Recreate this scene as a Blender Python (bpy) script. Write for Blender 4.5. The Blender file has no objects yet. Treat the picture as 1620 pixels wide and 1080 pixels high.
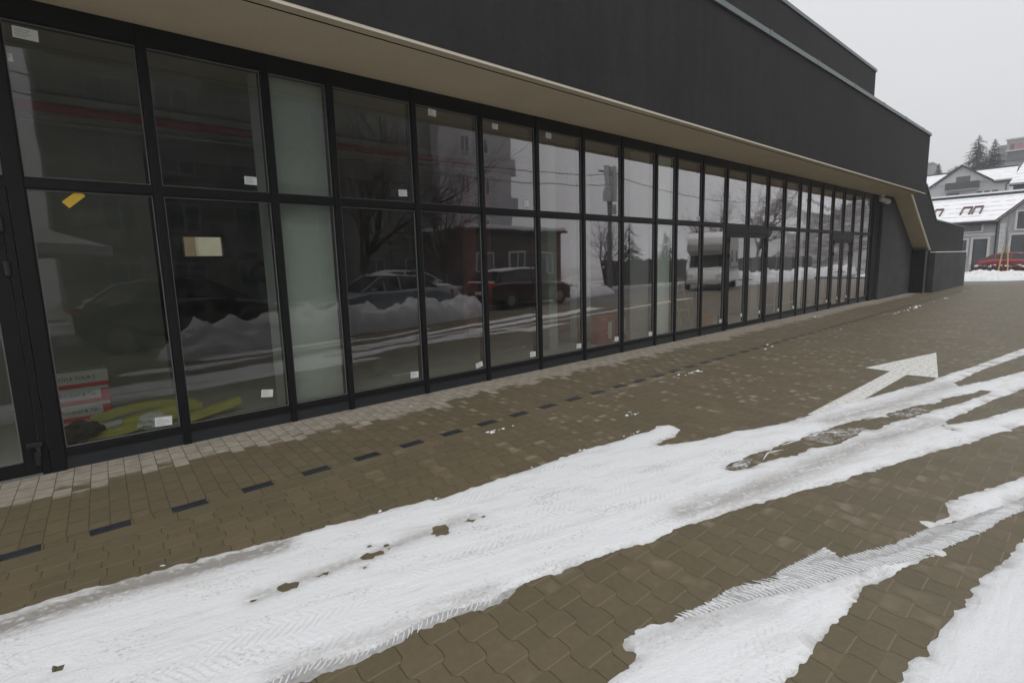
import bpy, bmesh, math, random
import numpy as np
from mathutils import Vector, Matrix, noise as mnoise
from mathutils.geometry import delaunay_2d_cdt

random.seed(7)
R = math.radians
scene = bpy.context.scene
COL = scene.collection

# ------------------------------------------------------------------ node helpers
class V:
    """a scalar shader value; arithmetic makes Math nodes"""
    def __init__(s, nt, o): s.nt = nt; s.o = o
    def op(s, name, *a, clamp=False):
        n = s.nt.nodes.new('ShaderNodeMath'); n.operation = name; n.use_clamp = clamp
        for i, x in enumerate((s,) + a):
            if isinstance(x, V): s.nt.links.new(x.o, n.inputs[i])
            else: n.inputs[i].default_value = x
        return V(s.nt, n.outputs[0])
    def __add__(s, b): return s.op('ADD', b)
    __radd__ = __add__
    def __sub__(s, b): return s.op('SUBTRACT', b)
    def __rsub__(s, b): return (s * -1.0) + b
    def __mul__(s, b): return s.op('MULTIPLY', b)
    __rmul__ = __mul__
    def __truediv__(s, b): return s.op('DIVIDE', b)
    def floor(s): return s.op('FLOOR')
    def round(s): return s.op('ROUND')
    def abs(s): return s.op('ABSOLUTE')
    def frac(s): return s.op('FRACT')
    def min(s, b): return s.op('MINIMUM', b)
    def max(s, b): return s.op('MAXIMUM', b)
    def lt(s, b): return s.op('LESS_THAN', b)
    def gt(s, b): return s.op('GREATER_THAN', b)
    def clamp(s): return s.op('ADD', 0.0, clamp=True)
    def smooth(s, a, b):
        n = s.nt.nodes.new('ShaderNodeMapRange'); n.interpolation_type = 'SMOOTHSTEP'
        s.nt.links.new(s.o, n.inputs[0]); n.inputs[1].default_value = a; n.inputs[2].default_value = b
        return V(s.nt, n.outputs[0])

class Mat:
    def __init__(s, name):
        s.m = bpy.data.materials.new(name); s.m.use_nodes = True
        s.nt = s.m.node_tree; s.nt.nodes.clear()
        s.out = s.nt.nodes.new('ShaderNodeOutputMaterial')
    def node(s, t, **kw):
        n = s.nt.nodes.new(t)
        for k, v in kw.items(): setattr(n, k, v)
        return n
    def link(s, a, b): s.nt.links.new(a.o if isinstance(a, V) else a, b)
    def val(s, x):
        n = s.node('ShaderNodeValue'); n.outputs[0].default_value = x; return V(s.nt, n.outputs[0])
    def pos(s):
        g = s.node('ShaderNodeNewGeometry'); sp = s.node('ShaderNodeSeparateXYZ')
        s.link(g.outputs['Position'], sp.inputs[0])
        return tuple(V(s.nt, o) for o in sp.outputs)
    def obj(s):
        g = s.node('ShaderNodeTexCoord'); return g.outputs['Object']
    def comb(s, x, y, z=0.0):
        n = s.node('ShaderNodeCombineXYZ')
        for i, q in enumerate((x, y, z)):
            if isinstance(q, V): s.link(q, n.inputs[i])
            else: n.inputs[i].default_value = q
        return n.outputs[0]
    def noise(s, vec, scale, detail=4.0, rough=.55, dist=0.0):
        n = s.node('ShaderNodeTexNoise'); s.link(vec, n.inputs['Vector'])
        n.inputs['Scale'].default_value = scale; n.inputs['Detail'].default_value = detail
        n.inputs['Roughness'].default_value = rough; n.inputs['Distortion'].default_value = dist
        return V(s.nt, n.outputs[0])
    def white(s, vec):
        n = s.node('ShaderNodeTexWhiteNoise'); s.link(vec, n.inputs['Vector']); return V(s.nt, n.outputs['Value'])
    def mix(s, f, a, b):
        n = s.node('ShaderNodeMix', data_type='RGBA')
        if isinstance(f, V): s.link(f, n.inputs['Factor'])
        else: n.inputs['Factor'].default_value = f
        for q, k in ((a, 6), (b, 7)):
            if isinstance(q, tuple): n.inputs[k].default_value = (*q, 1)
            else: s.link(q, n.inputs[k])
        return n.outputs[2]
    def scale(s, c, f):
        n = s.node('ShaderNodeVectorMath', operation='SCALE'); s.link(c, n.inputs[0]); s.link(f, n.inputs['Scale'])
        return n.outputs[0]
    def bsdf(s, color, rough=.7, spec=.4, metal=0.0, bump=None, strength=.3, dist=.01, coat=0.0):
        b = s.node('ShaderNodeBsdfPrincipled')
        if isinstance(color, tuple): b.inputs['Base Color'].default_value = (*color, 1)
        else: s.link(color, b.inputs['Base Color'])
        if isinstance(rough, V): s.link(rough, b.inputs['Roughness'])
        else: b.inputs['Roughness'].default_value = rough
        b.inputs['Specular IOR Level'].default_value = spec
        b.inputs['Metallic'].default_value = metal
        b.inputs['Coat Weight'].default_value = coat
        if bump is not None:
            n = s.node('ShaderNodeBump'); n.inputs['Strength'].default_value = strength
            n.inputs['Distance'].default_value = dist
            s.link(bump, n.inputs['Height']); s.link(n.outputs[0], b.inputs['Normal'])
        s.link(b.outputs[0], s.out.inputs[0]); return b

M = {}
def simple(name, col, rough=.6, spec=.4, metal=0.0, var=.12, nscale=6.0, bump=0.0, bscale=60.0, coat=0.0):
    m = Mat(name); o = m.obj()
    n = m.noise(o, nscale, 5)
    f = n * (2 * var) + (1 - var)
    c = m.scale(m.mix(0.0, col, col), f)
    bp = m.noise(o, bscale, 3) if bump else None
    m.bsdf(c, rough, spec, metal, bp, bump, .01, coat)
    M[name] = m.m; return m.m

# ------------------------------------------------------------------ mesh helpers
class MB:
    def __init__(s): s.v = []; s.f = []
    def add(s, vs, fs):
        b = len(s.v); s.v += [tuple(p) for p in vs]; s.f += [tuple(b + i for i in f) for f in fs]; return s
    def box(s, x0, x1, y0, y1, z0, z1):
        vs = [(x, y, z) for z in (z0, z1) for y in (y0, y1) for x in (x0, x1)]
        return s.add(vs, [(0, 2, 3, 1), (4, 5, 7, 6), (0, 1, 5, 4), (2, 6, 7, 3), (0, 4, 6, 2), (1, 3, 7, 5)])
    def obox(s, c, size, rz=0, rx=0, ry=0):
        m = Matrix.Translation(c) @ Matrix.Rotation(rz, 4, 'Z') @ Matrix.Rotation(ry, 4, 'Y') @ Matrix.Rotation(rx, 4, 'X')
        a, b, d = (q / 2 for q in size)
        vs = [m @ Vector((x, y, z)) for z in (-d, d) for y in (-b, b) for x in (-a, a)]
        return s.add(vs, [(0, 2, 3, 1), (4, 5, 7, 6), (0, 1, 5, 4), (2, 6, 7, 3), (0, 4, 6, 2), (1, 3, 7, 5)])
    def prism(s, poly, axis, a, b):
        """polygon extruded along axis ('y': poly is (x,z); 'x': poly is (y,z); 'z': poly is (x,y))"""
        mk = {'y': lambda p, t: (p[0], t, p[1]), 'x': lambda p, t: (t, p[0], p[1]), 'z': lambda p, t: (p[0], p[1], t)}[axis]
        n = len(poly)
        vs = [mk(p, a) for p in poly] + [mk(p, b) for p in poly]
        fs = [tuple(range(n)), tuple(range(2 * n - 1, n - 1, -1))] + [(i, n + i, n + (i + 1) % n, (i + 1) % n) for i in range(n)]
        return s.add(vs, fs)
    def tube(s, pts, rad, n=8, cap=True):
        pts = [Vector(p) for p in pts]; k = len(pts)
        rs = rad if isinstance(rad, (list, tuple)) else [rad] * k
        vs = []
        for i, p in enumerate(pts):
            t = (pts[min(i + 1, k - 1)] - pts[max(i - 1, 0)]).normalized()
            u = t.orthogonal().normalized() if i == 0 else (u - t * u.dot(t)).normalized()
            w = t.cross(u)
            for j in range(n):
                a = 2 * math.pi * j / n
                vs.append(p + (u * math.cos(a) + w * math.sin(a)) * rs[i])
        fs = [(i * n + j, i * n + (j + 1) % n, (i + 1) * n + (j + 1) % n, (i + 1) * n + j) for i in range(k - 1) for j in range(n)]
        if cap: fs += [tuple(range(n - 1, -1, -1)), tuple(range((k - 1) * n, k * n))]
        return s.add(vs, fs)
    def lathe(s, prof, c=(0, 0, 0), n=16, axis='z'):
        vs = []
        for r, z in prof:
            for j in range(n):
                a = 2 * math.pi * j / n; x, y = r * math.cos(a), r * math.sin(a)
                q = {'z': (x, y, z), 'y': (x, z, y), 'x': (z, x, y)}[axis]
                vs.append((c[0] + q[0], c[1] + q[1], c[2] + q[2]))
        k = len(prof)
        fs = [(i * n + j, i * n + (j + 1) % n, (i + 1) * n + (j + 1) % n, (i + 1) * n + j) for i in range(k - 1) for j in range(n)]
        return s.add(vs, fs)
    def build(s, name, mat, parent=None, smooth=False, bevel=0.0, loc=None):
        me = bpy.data.meshes.new(name); me.from_pydata(s.v, [], s.f); me.update()
        bm = bmesh.new(); bm.from_mesh(me); bmesh.ops.recalc_face_normals(bm, faces=bm.faces); bm.to_mesh(me); bm.free()
        o = bpy.data.objects.new(name, me); COL.objects.link(o)
        if mat is not None: me.materials.append(M[mat] if isinstance(mat, str) else mat)
        if smooth:
            for p in me.polygons: p.use_smooth = True
        if bevel:
            b = o.modifiers.new('Bevel', 'BEVEL'); b.width = bevel; b.segments = 2; b.limit_method = 'ANGLE'
        if parent is not None: o.parent = parent
        if loc is not None: o.location = loc
        return o

def tag(o, label=None, cat=None, group=None, kind=None):
    if label: o['label'] = label
    if cat: o['category'] = cat
    if group: o['group'] = group
    if kind: o['kind'] = kind
    return o
def thing(name, label, cat, loc=(0, 0, 0), rz=0.0, group=None):
    o = bpy.data.objects.new(name, None); COL.objects.link(o); o.location = loc; o.rotation_euler = (0, 0, rz)
    o.empty_display_size = .2
    return tag(o, label, cat, group)

# ------------------------------------------------------------------ materials
def mat_paving():
    m = Mat('wet_pavers'); X, Y, Z = m.pos()
    p = m.comb(X, Y, 0.0)
    # zone A: plain bricks in columns square to the facade
    wa, la = .1115, .2225
    ua = (X - Y * .06) / wa; ca = ua.floor(); pa = ca.op('FLOORED_MODULO', 2.0)
    va = (Y + 1.508) / la + pa * .5
    da = ((ua.frac() - .5).abs() * -1.0 + .5) * wa
    da = da.min(((va.frac() - .5).abs() * -1.0 + .5) * (la * .55))
    ida = m.comb(ca, va.floor(), 1.0)
    # zone B: dash row
    ub = (X + .307) / .1115
    db = (((ub.frac() - .5).abs() * -1.0 + .5) * .1115).min((Y + 1.51).abs().min((Y + 1.612).abs()))
    idb = m.comb(ub.floor(), 3.0, 7.0)
    # zone C: flush edging slabs
    uc = (X - Y * .1 - .115) / .535
    dc = (((uc.frac() - .5).abs() * -1.0 + .5) * .535).min((Y + 1.76).abs())
    idc = m.comb(uc.floor(), 5.0, 2.0)
    # zone D: I-shaped interlocking pavers
    w, L, A = .1475, .2215, .0145
    ud = X - (Y + 4.119) * .10 - 1.335
    n = (ud / w).round()
    par = n.op('FLOORED_MODULO', 2.0) * -2.0 + 1.0
    tv = ((Y + 4.119) / L)
    tri = ((tv + .25).frac() - .5).abs() * 4.0 - 1.0        # -1..1 triangle, trough in the middle of the joint
    tz = (tri * 3.2).max(-1.0).min(1.0)
    off = ud - n * w + par * tz * A * -1.0
    dl = off.abs()
    col = n - off.lt(0.0)
    cp = col.op('FLOORED_MODULO', 2.0)
    vd = tv + cp * .5
    dv = (((vd + .5).frac() - .5).abs()) * L
    idd = m.comb(col, (vd + .5).floor(), 4.0)
    zA = Y.gt(-1.51); zB = Y.gt(-1.612); zC = Y.gt(-1.76)
    def pick(a, b, z): return b + (a - b) * z
    d = pick(da, pick(db, pick(dc, dl.min(dv * .6), zC), zB), zA)
    rid = m.mix(zA, m.mix(zB, m.mix(zC, idd, idc), idb), ida)
    rnd = m.white(rid)
    big = m.noise(p, .8, 4); mid = m.noise(p, 7, 5, .6); grain = m.noise(p, 330, 2, .7)
    jn = m.noise(p, 40, 3)
    joint = (d + (jn - .5) * .0035).smooth(.0008, .0042)       # 0 in the joint
    # wet concrete, olive to reddish brown, brick by brick
    c = m.mix(rnd, (.120, .098, .056), (.150, .116, .068))
    c = m.mix(big.smooth(.35, .7) * .7, c, (.120, .101, .056))
    # dry pale strip under the overhang: whole bricks dry out one by one
    edge = m.noise(m.comb(X, 0.0, 0.0), .55, 3) * .42 + m.noise(p, 3.5, 5, .7) * .30 + rnd * .28
    dry = (Y + edge + .07).smooth(-.05, .05)
    dcol = m.mix(m.noise(p, 9, 4).smooth(.3, .7), (.375, .345, .29), (.285, .258, .212))
    c = m.mix(dry * .85, c, dcol)
    # pale patches where single pavers have begun to dry
    pt = (mid * .55 + big * .3 + rnd * .3).smooth(.63, .76)
    band = (X.smooth(1.0, 4.5) * .8 + .12) * (Y.smooth(-5.0, -3.6) * .55 + .45)
    face = d.smooth(.015, .045)
    c = m.mix(pt * face * band * .75, c, (.36, .315, .25))
    # efflorescence specks and grit
    sp = m.noise(p, 95, 2).smooth(.70, .78)
    c = m.mix(sp * .22, c, (.36, .33, .28))
    # grime band along the edging
    gr = m.noise(p, 3.2, 6, .65).smooth(.48, .72)
    c = m.mix(gr * .35, c, (.095, .08, .058))
    mott = m.noise(p, 26, 6, .75); pit = m.noise(p, 120, 3, .8)
    c = m.scale(c, (grain * .3 + .85) * (mott * .55 + .725) * (pit.smooth(.28, .5) * .16 + .84))
    # joint colour: sandy along the short joints, dark in the wavy ones
    sand = (dv.lt(.0075) * (1.0 - zC)) * .75
    jc = m.mix(sand, (.062, .049, .031), (.20, .168, .112))
    c = m.mix(joint, jc, c)
    h = joint * 1.0 + grain * .25 + mid * .2 + mott * .5
    rough = (dry * .25 + mid * .25 + .5).clamp()
    m.bsdf(c, rough - .06, .42, 0.0, h, .35, .004)
    M['paving'] = m.m

def mat_snow(name, ang, dirt, tint=(.83, .84, .86)):  # dirt: soiling on the strips; on the bank also shading put into the colour
    m = Mat(name); X, Y, Z = m.pos()
    ca, sa = math.cos(ang), math.sin(ang)
    u = X * ca + Y * sa; v = Y * ca - X * sa
    p = m.comb(X, Y, 0.0); st = m.comb(u * .18, v, 0.0)
    tr = m.noise(st, 9, 5, .6); fine = m.noise(p, 90, 4, .65); med = m.noise(p, 14, 4)
    st2 = m.comb(u * .05, v, 0.0); line = m.noise(st2, 26, 2)
    n = m.node('ShaderNodeVertexColor', layer_name='wear'); sp = m.node('ShaderNodeSeparateColor'); m.link(n.outputs[0], sp.inputs[0])
    wear = V(m.nt, sp.outputs[0])
    c = m.mix(tr.smooth(.50, .72) * dirt, tint, (.66, .645, .62))
    spk = (m.noise(p, 48, 3) * .5 + m.noise(m.comb(u * .4, v, 0.0), 5, 4) * .5).smooth(.545, .63)
    c = m.mix(spk * dirt * .8, c, (.42, .385, .33))
    wf = (wear * ((m.noise(st, 16, 5, .65) * .6 + m.noise(p, 28, 4, .6) * .5).smooth(.38, .60) * 1.0 + .25)).clamp()
    c = m.mix(wf, c, (.335, .315, .29))
    chev = ((u + (m.noise(p, 7, 3) - .5) * .05 + (((v / .21).frac() - .5).abs() * .16)) / .042).frac(); tread = ((chev - .5).abs() * 2.0).smooth(.25, .75) * m.noise(m.comb(u * .25, v, 3.0), 4.5, 3).smooth(.52, .68)
    h = fine * .6 + med * 1.1 + tr * 1.2 + line * .55 + tread * .36
    b = m.bsdf(c, .6, .3, 0.0, h, .5, .014)
    b.inputs['Subsurface Weight'].default_value = 0.0
    M[name] = m.m

def mat_slush(name='slush_film', a0=.50, a1=.34, lo=.30, hi=.60, col=(.56, .56, .555)):
    """thin icy film the tyres left: half see-through"""
    m = Mat(name); X, Y, Z = m.pos(); p = m.comb(X, Y, 0.0)
    f = (m.noise(p, 30, 4, .65) * .6 + m.noise(p, 5, 3) * .4).smooth(lo, hi) * a1 + a0
    b = m.bsdf(col, .5, .3, 0, m.noise(p, 70, 3), .3, .004)
    t = m.node('ShaderNodeBsdfTransparent'); mx = m.node('ShaderNodeMixShader')
    m.link(f, mx.inputs[0]); m.link(t.outputs[0], mx.inputs[1]); m.link(b.outputs[0], mx.inputs[2])
    m.link(mx.outputs[0], m.out.inputs[0]); M[name] = m.m

def mat_glass():
    m = Mat('pane_glass'); o = m.obj()
    g = m.node('ShaderNodeNewGeometry'); bf = V(m.nt, g.outputs['Backfacing'])
    X, Y, Z = m.pos()
    w = m.noise(m.comb(X * 1.0, 0.0, Z * .8), 1.1, 2)
    bu = m.node('ShaderNodeBump'); bu.inputs['Strength'].default_value = .1; bu.inputs['Distance'].default_value = .02
    m.link(w, bu.inputs['Height'])
    lw = m.node('ShaderNodeLayerWeight'); lw.inputs['Blend'].default_value = .5; x = V(m.nt, lw.outputs['Facing'])   # solar control coating: mirrors strongly towards grazing
    f = (x * .74 + x.op('POWER', 5.0) * .45 + .06).min(1.0) * (1.0 - bf)
    dust = m.noise(m.comb(X, Y, Z), 6, 6, .7).smooth(.40, .8) * .05 * (1.0 - bf)
    t = m.node('ShaderNodeBsdfTransparent'); t.inputs[0].default_value = (.87, .90, .88, 1)
    gl = m.node('ShaderNodeBsdfGlossy'); gl.inputs['Roughness'].default_value = .02; gl.inputs[0].default_value = (.96, .925, .935, 1)
    m.link(bu.outputs[0], gl.inputs['Normal'])
    mx = m.node('ShaderNodeMixShader'); m.link(f, mx.inputs[0]); m.link(t.outputs[0], mx.inputs[1]); m.link(gl.outputs[0], mx.inputs[2])
    df = m.node('ShaderNodeBsdfDiffuse'); df.inputs[0].default_value = (.5, .5, .48, 1)
    m2 = m.node('ShaderNodeMixShader'); m.link(dust, m2.inputs[0]); m.link(mx.outputs[0], m2.inputs[1]); m.link(df.outputs[0], m2.inputs[2])
    m.link(m2.outputs[0], m.out.inputs[0]); M['pane_glass'] = m.m

def mat_plaster(name, a, b, streak=.5, bump=.5):
    m = Mat(name); X, Y, Z = m.pos(); p = m.comb(X, Y, Z)
    s1 = m.noise(m.comb(X * 2.2, Y * 2.2, Z * .18), 2.2, 5, .6)
    s2 = m.noise(p, 1.3, 5, .6); g = m.noise(p, 120, 3, .7)
    s3 = m.noise(p, 16, 5, .75)
    c = m.mix((s1 * streak + s2 * (.7 - streak * .7) + s3 * (.3 - streak * .3)).smooth(.3, .72), a, b)
    g2 = m.noise(p, 34, 5, .8)
    c = m.scale(c, (g * .5 + .75) * (g2.smooth(.3, .7) * (.34 * min(1, bump * 2) - .04) + (.85 if bump > .2 else .97)))
    m.bsdf(c, .85, .25, 0, g * .5 + g2, bump, .012); M[name] = m.m

def mat_courses(name, a, b, cz=.5, cx=1.25):
    """plastered blockwork whose courses show faintly"""
    m = Mat(name); X, Y, Z = m.pos(); p = m.comb(X, Y, Z)
    fz = Z / cz; row = fz.floor(); fx = (X + Y) / cx + row * .5
    d = (((fz.frac() - .5).abs() * -1.0 + .5) * cz).min(((fx.frac() - .5).abs() * -1.0 + .5) * cx)
    rnd = m.white(m.comb(row, fx.floor(), 0.0))
    n = m.noise(p, 1.6, 6, .65); g = m.noise(p, 90, 3)
    c = m.mix((n * .8 + rnd * .2).smooth(.3, .75), a, b)
    c = m.mix(d.smooth(0, .02) * .22 + .78, (b[0] * 1.5, b[1] * 1.5, b[2] * 1.5), c)
    c = m.scale(c, g * .3 + .85)
    m.bsdf(c, .85, .25, 0, g, .35, .005); M[name] = m.m

def mat_facade(name, a, b, pitch, mod):
    """precast panels with joints and rain streaks"""
    m = Mat(name); X, Y, Z = m.pos(); p = m.comb(X, Y, Z)
    d = ((((Z / pitch).frac() - .5).abs() * -1.0 + .5) * pitch).min((((X / mod).frac() - .5).abs() * -1.0 + .5) * mod)
    n = m.noise(m.comb(X, Y, Z * .3), .9, 5, .6)
    c = m.mix(n.smooth(.3, .7), a, b)
    c = m.mix(d.smooth(.0, .05), (a[0] * .4, a[1] * .4, a[2] * .4), c)
    m.bsdf(c, .85, .2, 0, m.noise(p, 50, 3), .2, .005); M[name] = m.m

def mat_roof_snow(name, dirt=.25, tile=.42):
    """snow on a tiled roof: the tile courses show through as lines"""
    m = Mat(name); X, Y, Z = m.pos(); p = m.comb(X, Y, Z)
    d = ((Z / tile).frac() - .5).abs()
    n = m.noise(p, 1.2, 5, .6); s = m.noise(m.comb(X * .6, Y * .6, Z * 3.0), 2.5, 4)
    c = m.mix((d.smooth(.36, .49) * s.smooth(.38, .55)) * .8, (.84, .85, .87), (.36, .35, .35))
    c = m.mix(n.smooth(.64, .74) * dirt, c, (.30, .26, .23))
    m.bsdf(c, .7, .2, 0, n, .3, .05); M[name] = m.m

def mat_ground():
    m = Mat('snowy_ground'); X, Y, Z = m.pos(); p = m.comb(X, Y, Z)
    n = m.noise(p, .35, 6, .65); s = m.noise(p, 5, 5, .6)
    c = m.mix((n * .6 + s * .4).smooth(.42, .56), (.14, .12, .085), (.78, .79, .81))
    m.bsdf(c, .8, .2, 0, s, .4, .05); M['ground'] = m.m
    m = Mat('wooded_slope'); X, Y, Z = m.pos(); p = m.comb(X, Y, Z)
    n = m.noise(p, .06, 6, .7); s = m.noise(p, .5, 6, .75)
    c = m.mix((n * .4 + s * .6).smooth(.45, .6), (.10, .095, .09), (.36, .355, .36))
    m.bsdf(c, .9, .1, 0, s, 1.0, .8); M['hill'] = m.m
    m = Mat('asphalt'); X, Y, Z = m.pos(); p = m.comb(X, Y, Z)
    s = m.noise(p, 1.2, 6, .6); g = m.noise(p, 160, 2)
    c = m.mix(s.smooth(.35, .7), (.115, .115, .115), (.18, .178, .172)); c = m.scale(c, g * .5 + .75)
    m.bsdf(c, .6, .3, 0, g, .4, .004); M['asphalt'] = m.m

def mat_arrow():
    m = Mat('road_paint'); X, Y, Z = m.pos(); p = m.comb(X, Y, 0.0)
    w, L, A = .1475, .2215, .0145
    ud = X - (Y + 4.119) * .10 - 1.335; n = (ud / w).round()
    tv = (Y + 4.119) / L; cp = n.op('FLOORED_MODULO', 2.0)
    par = cp * -2.0 + 1.0
    tri = ((tv + .25).frac() - .5).abs() * 4.0 - 1.0
    off = ud - n * w - par * (tri * 3.2).max(-1.0).min(1.0) * A
    col = n - off.lt(0.0)
    dv = (((tv + col.op('FLOORED_MODULO', 2.0) * .5 + .5).frac() - .5).abs()) * L
    j = off.abs().min(dv).smooth(.002, .008)
    wr = m.noise(p, 22, 5, .7).smooth(.33, .55)
    c = m.mix(wr, (.46, .45, .42), (.76, .755, .73)); c = m.mix(j * .4 + .6, (.18, .165, .14), c)
    m.bsdf(c, .7, .25, 0, m.noise(p, 200, 2), .3, .003); M['road_paint'] = m.m

mat_paving(); mat_slush(); mat_slush('slush_smear', 0.0, .85, .44, .66, (.78, .78, .79)); mat_glass(); mat_ground(); mat_arrow()
mat_snow('snow_track', R(-15), .55); mat_snow('snow_bank', 0.0, 1.0, (.74, .75, .765)); mat_snow('snow_clean', 0.0, .2, (.80, .81, .83))  # bank: full grey-brown mottling, partly soiling, partly painted shading of its lumps
mat_plaster('dark_render', (.0225, .0212, .021), (.035, .033, .0325), .38, .6)
mat_plaster('tan_render', (.55, .475, .345), (.62, .54, .40), .2, .15)
mat_courses('grey_render', (.050, .051, .053), (.074, .075, .077))
mat_plaster('black_render', (.010, .011, .012), (.018, .019, .020), .3, .3)
simple('frame_metal', (.0065, .007, .008), .45, .28, 0, .2, 4, .05, 200)
simple('plinth_metal', (.020, .023, .028), .42, .5, 0, .15, 3, .05, 200)
simple('bead_metal', (.16, .16, .16), .4, .5)
simple('cap_metal', (.14, .17, .17), .4, .5, .3, .15, 3)
simple('lip_metal', (.62, .58, .52), .45, .5)
simple('dark_tile', (.022, .025, .030), .45, .4, 0, .25, 9, .25, 150)
simple('label_paper', (.72, .76, .74), .7, .2)
simple('label_ink', (.32, .36, .35), .7, .2)
simple('yellow_paper', (.70, .47, .06), .7, .2)
simple('inner_wall', (.24, .235, .20), .85, .2, 0, .1, 2)
simple('inner_dark', (.06, .058, .052), .85, .2, 0, .25, 2)
simple('inner_white', (.80, .84, .79), .8, .2, 0, .05, 1.5)
simple('inner_pale', (.52, .54, .50), .8, .2, 0, .06, 1.5)
simple('inner_floor', (.56, .55, .48), .5, .4, 0, .2, 1.5, .1, 30)
simple('inner_ceiling', (.30, .29, .26), .85, .2)
simple('red_wall', (.30, .085, .07), .7, .3, 0, .25, 2)
simple('red_pipe', (.20, .010, .014), .7, .2)
simple('red_paint', (.42, .03, .03), .45, .4)
simple('cream_wall', (.80, .73, .55), .8, .2)
simple('carton_white', (.62, .60, .56), .75, .2)
simple('carton_red', (.60, .05, .06), .7, .2)
simple('ink_black', (.02, .02, .02), .7, .2)
simple('foam_yellow', (.55, .51, .14), .8, .2, 0, .2, 8, .4, 50)
simple('plastic_sheet', (.55, .56, .52), .4, .4, 0, .2, 9)
simple('orange_paint', (.66, .22, .06), .6, .3)
simple('wood_pale', (.55, .38, .18), .7, .3, 0, .25, 8)
simple('white_plastic', (.72, .72, .70), .4, .5)
simple('black_plastic', (.015, .015, .016), .45, .5)
simple('tyre_rubber', (.018, .018, .019), .8, .3)
simple('rim_metal', (.45, .46, .47), .35, .5, .7)
simple('car_red', (.30, .014, .022), .22, .5, 0, .05, 2, 0, 60, .6)
simple('car_black', (.012, .013, .015), .22, .5, 0, .05, 2, 0, 60, .6)
simple('car_silver', (.26, .28, .31), .28, .5, .3, .05, 2, 0, 60, .5)
simple('car_maroon', (.06, .016, .018), .25, .5, 0, .05, 2, 0, 60, .5)
simple('car_white', (.72, .72, .70), .3, .5, 0, .05, 2, 0, 60, .4)
simple('car_glass', (.02, .024, .026), .06, .6)
simple('lamp_red', (.5, .02, .02), .2, .5)
simple('lamp_clear', (.65, .66, .66), .15, .6)
simple('house_grey', (.44, .445, .45), .85, .2, 0, .1, 1.5, .2, 80)
simple('house_trim', (.64, .65, .65), .8, .2, 0, .08, 3)
simple('house_white', (.66, .665, .66), .85, .2, 0, .1, .8, .2, 60)
simple('window_brown', (.11, .045, .04), .5, .4)
simple('window_glass', (.10, .115, .125), .08, .6)
simple('roof_dark', (.055, .05, .052), .7, .3, 0, .3, 3)
simple('balcony_wood', (.085, .08, .085), .7, .3, 0, .3, 3)
simple('block_grey', (.36, .36, .355), .85, .2, 0, .15, .6)
simple('block_dark', (.12, .125, .14), .7, .3, 0, .2, .6)
simple('pink_panel', (.42, .17, .19), .7, .3, 0, .2, .6)
simple('brick_wall', (.115, .09, .083), .8, .2, 0, .25, 2)
simple('ochre_wall', (.38, .28, .165), .8, .2, 0, .15, .5)
simple('needle_green', (.045, .062, .058), .85, .1, 0, .4, 1.2)
simple('bark_brown', (.06, .05, .043), .9, .1, 0, .3, 8)
simple('twig_brown', (.10, .075, .06), .9, .1, 0, .3, 5)
simple('parasol_cloth', (.68, .68, .69), .8, .2, 0, .05, 2)
simple('concrete_pole', (.22, .20, .19), .85, .2, 0, .2, 2)
simple('curb_stone', (.16, .155, .15), .85, .2, 0, .2, 5)
mat_facade('panel_facade', (.15, .145, .135), (.21, .205, .195), 2.8, 3.4)
mat_facade('panel_light', (.44, .42, .43), (.52, .50, .51), 2.8, 3.4)
mat_roof_snow('roof_snow'); mat_roof_snow('roof_snow_patchy', .6, .3)

# ------------------------------------------------------------------ ground
def sheet(name, x0, x1, y0, y1, z, mat, nx=1, ny=1):
    b = MB()
    for i in range(nx):
        for j in range(ny):
            xa, xb = x0 + (x1 - x0) * i / nx, x0 + (x1 - x0) * (i + 1) / nx
            ya, yb = y0 + (y1 - y0) * j / ny, y0 + (y1 - y0) * (j + 1) / ny
            b.add([(xa, ya, z), (xb, ya, z), (xb, yb, z), (xa, yb, z)], [(0, 1, 2, 3)])
    return b.build(name, mat)
g = sheet('ground', -300, 700, -520, 420, -.02, 'ground'); tag(g, 'snow dusted ground around the lot', 'ground', kind='structure')
rd = sheet('road', -40, 62, -14.5, -7.0, -.012, 'asphalt'); tag(rd, 'grey asphalt street along the lot', 'road', kind='structure')
rd = sheet('road', 36.0, 57.0, -7.0, 40, -.008, 'asphalt'); tag(rd, 'grey asphalt side road beyond the end of the dark building', 'road', kind='structure')
pv = sheet('pavement', -10, 37.0, -8.2, .3, 0.0, 'paving'); tag(pv, 'brown interlocking concrete paving in front of the shopfront', 'pavement', kind='structure')

# dark dash tiles of the edging row, one every other brick pair
t0 = MB().box(-.1075, .1075, -.049, .049, -.01, .004).build('dash_tile', 'dark_tile', pv, bevel=.003, loc=(.13, -1.561, 0))
for k in range(-5, 66):
    if k == 0: continue
    o = t0.copy(); COL.objects.link(o); o.parent = pv
    o.location = (.13 + .4455 * k, -1.561, 0)

# painted arrow
ar = MB().prism([(5.70, -4.0), (5.72, -3.762), (6.02, -3.765), (8.66, -3.79), (8.72, -3.477), (10.775, -3.93), (8.56, -4.335), (8.53, -4.005), (6.74, -3.985)], 'z', .002, .0055).build('painted_arrow', 'road_paint', pv)
ar['label'] = 'white painted direction arrow on the pavers pointing along the building'

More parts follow.
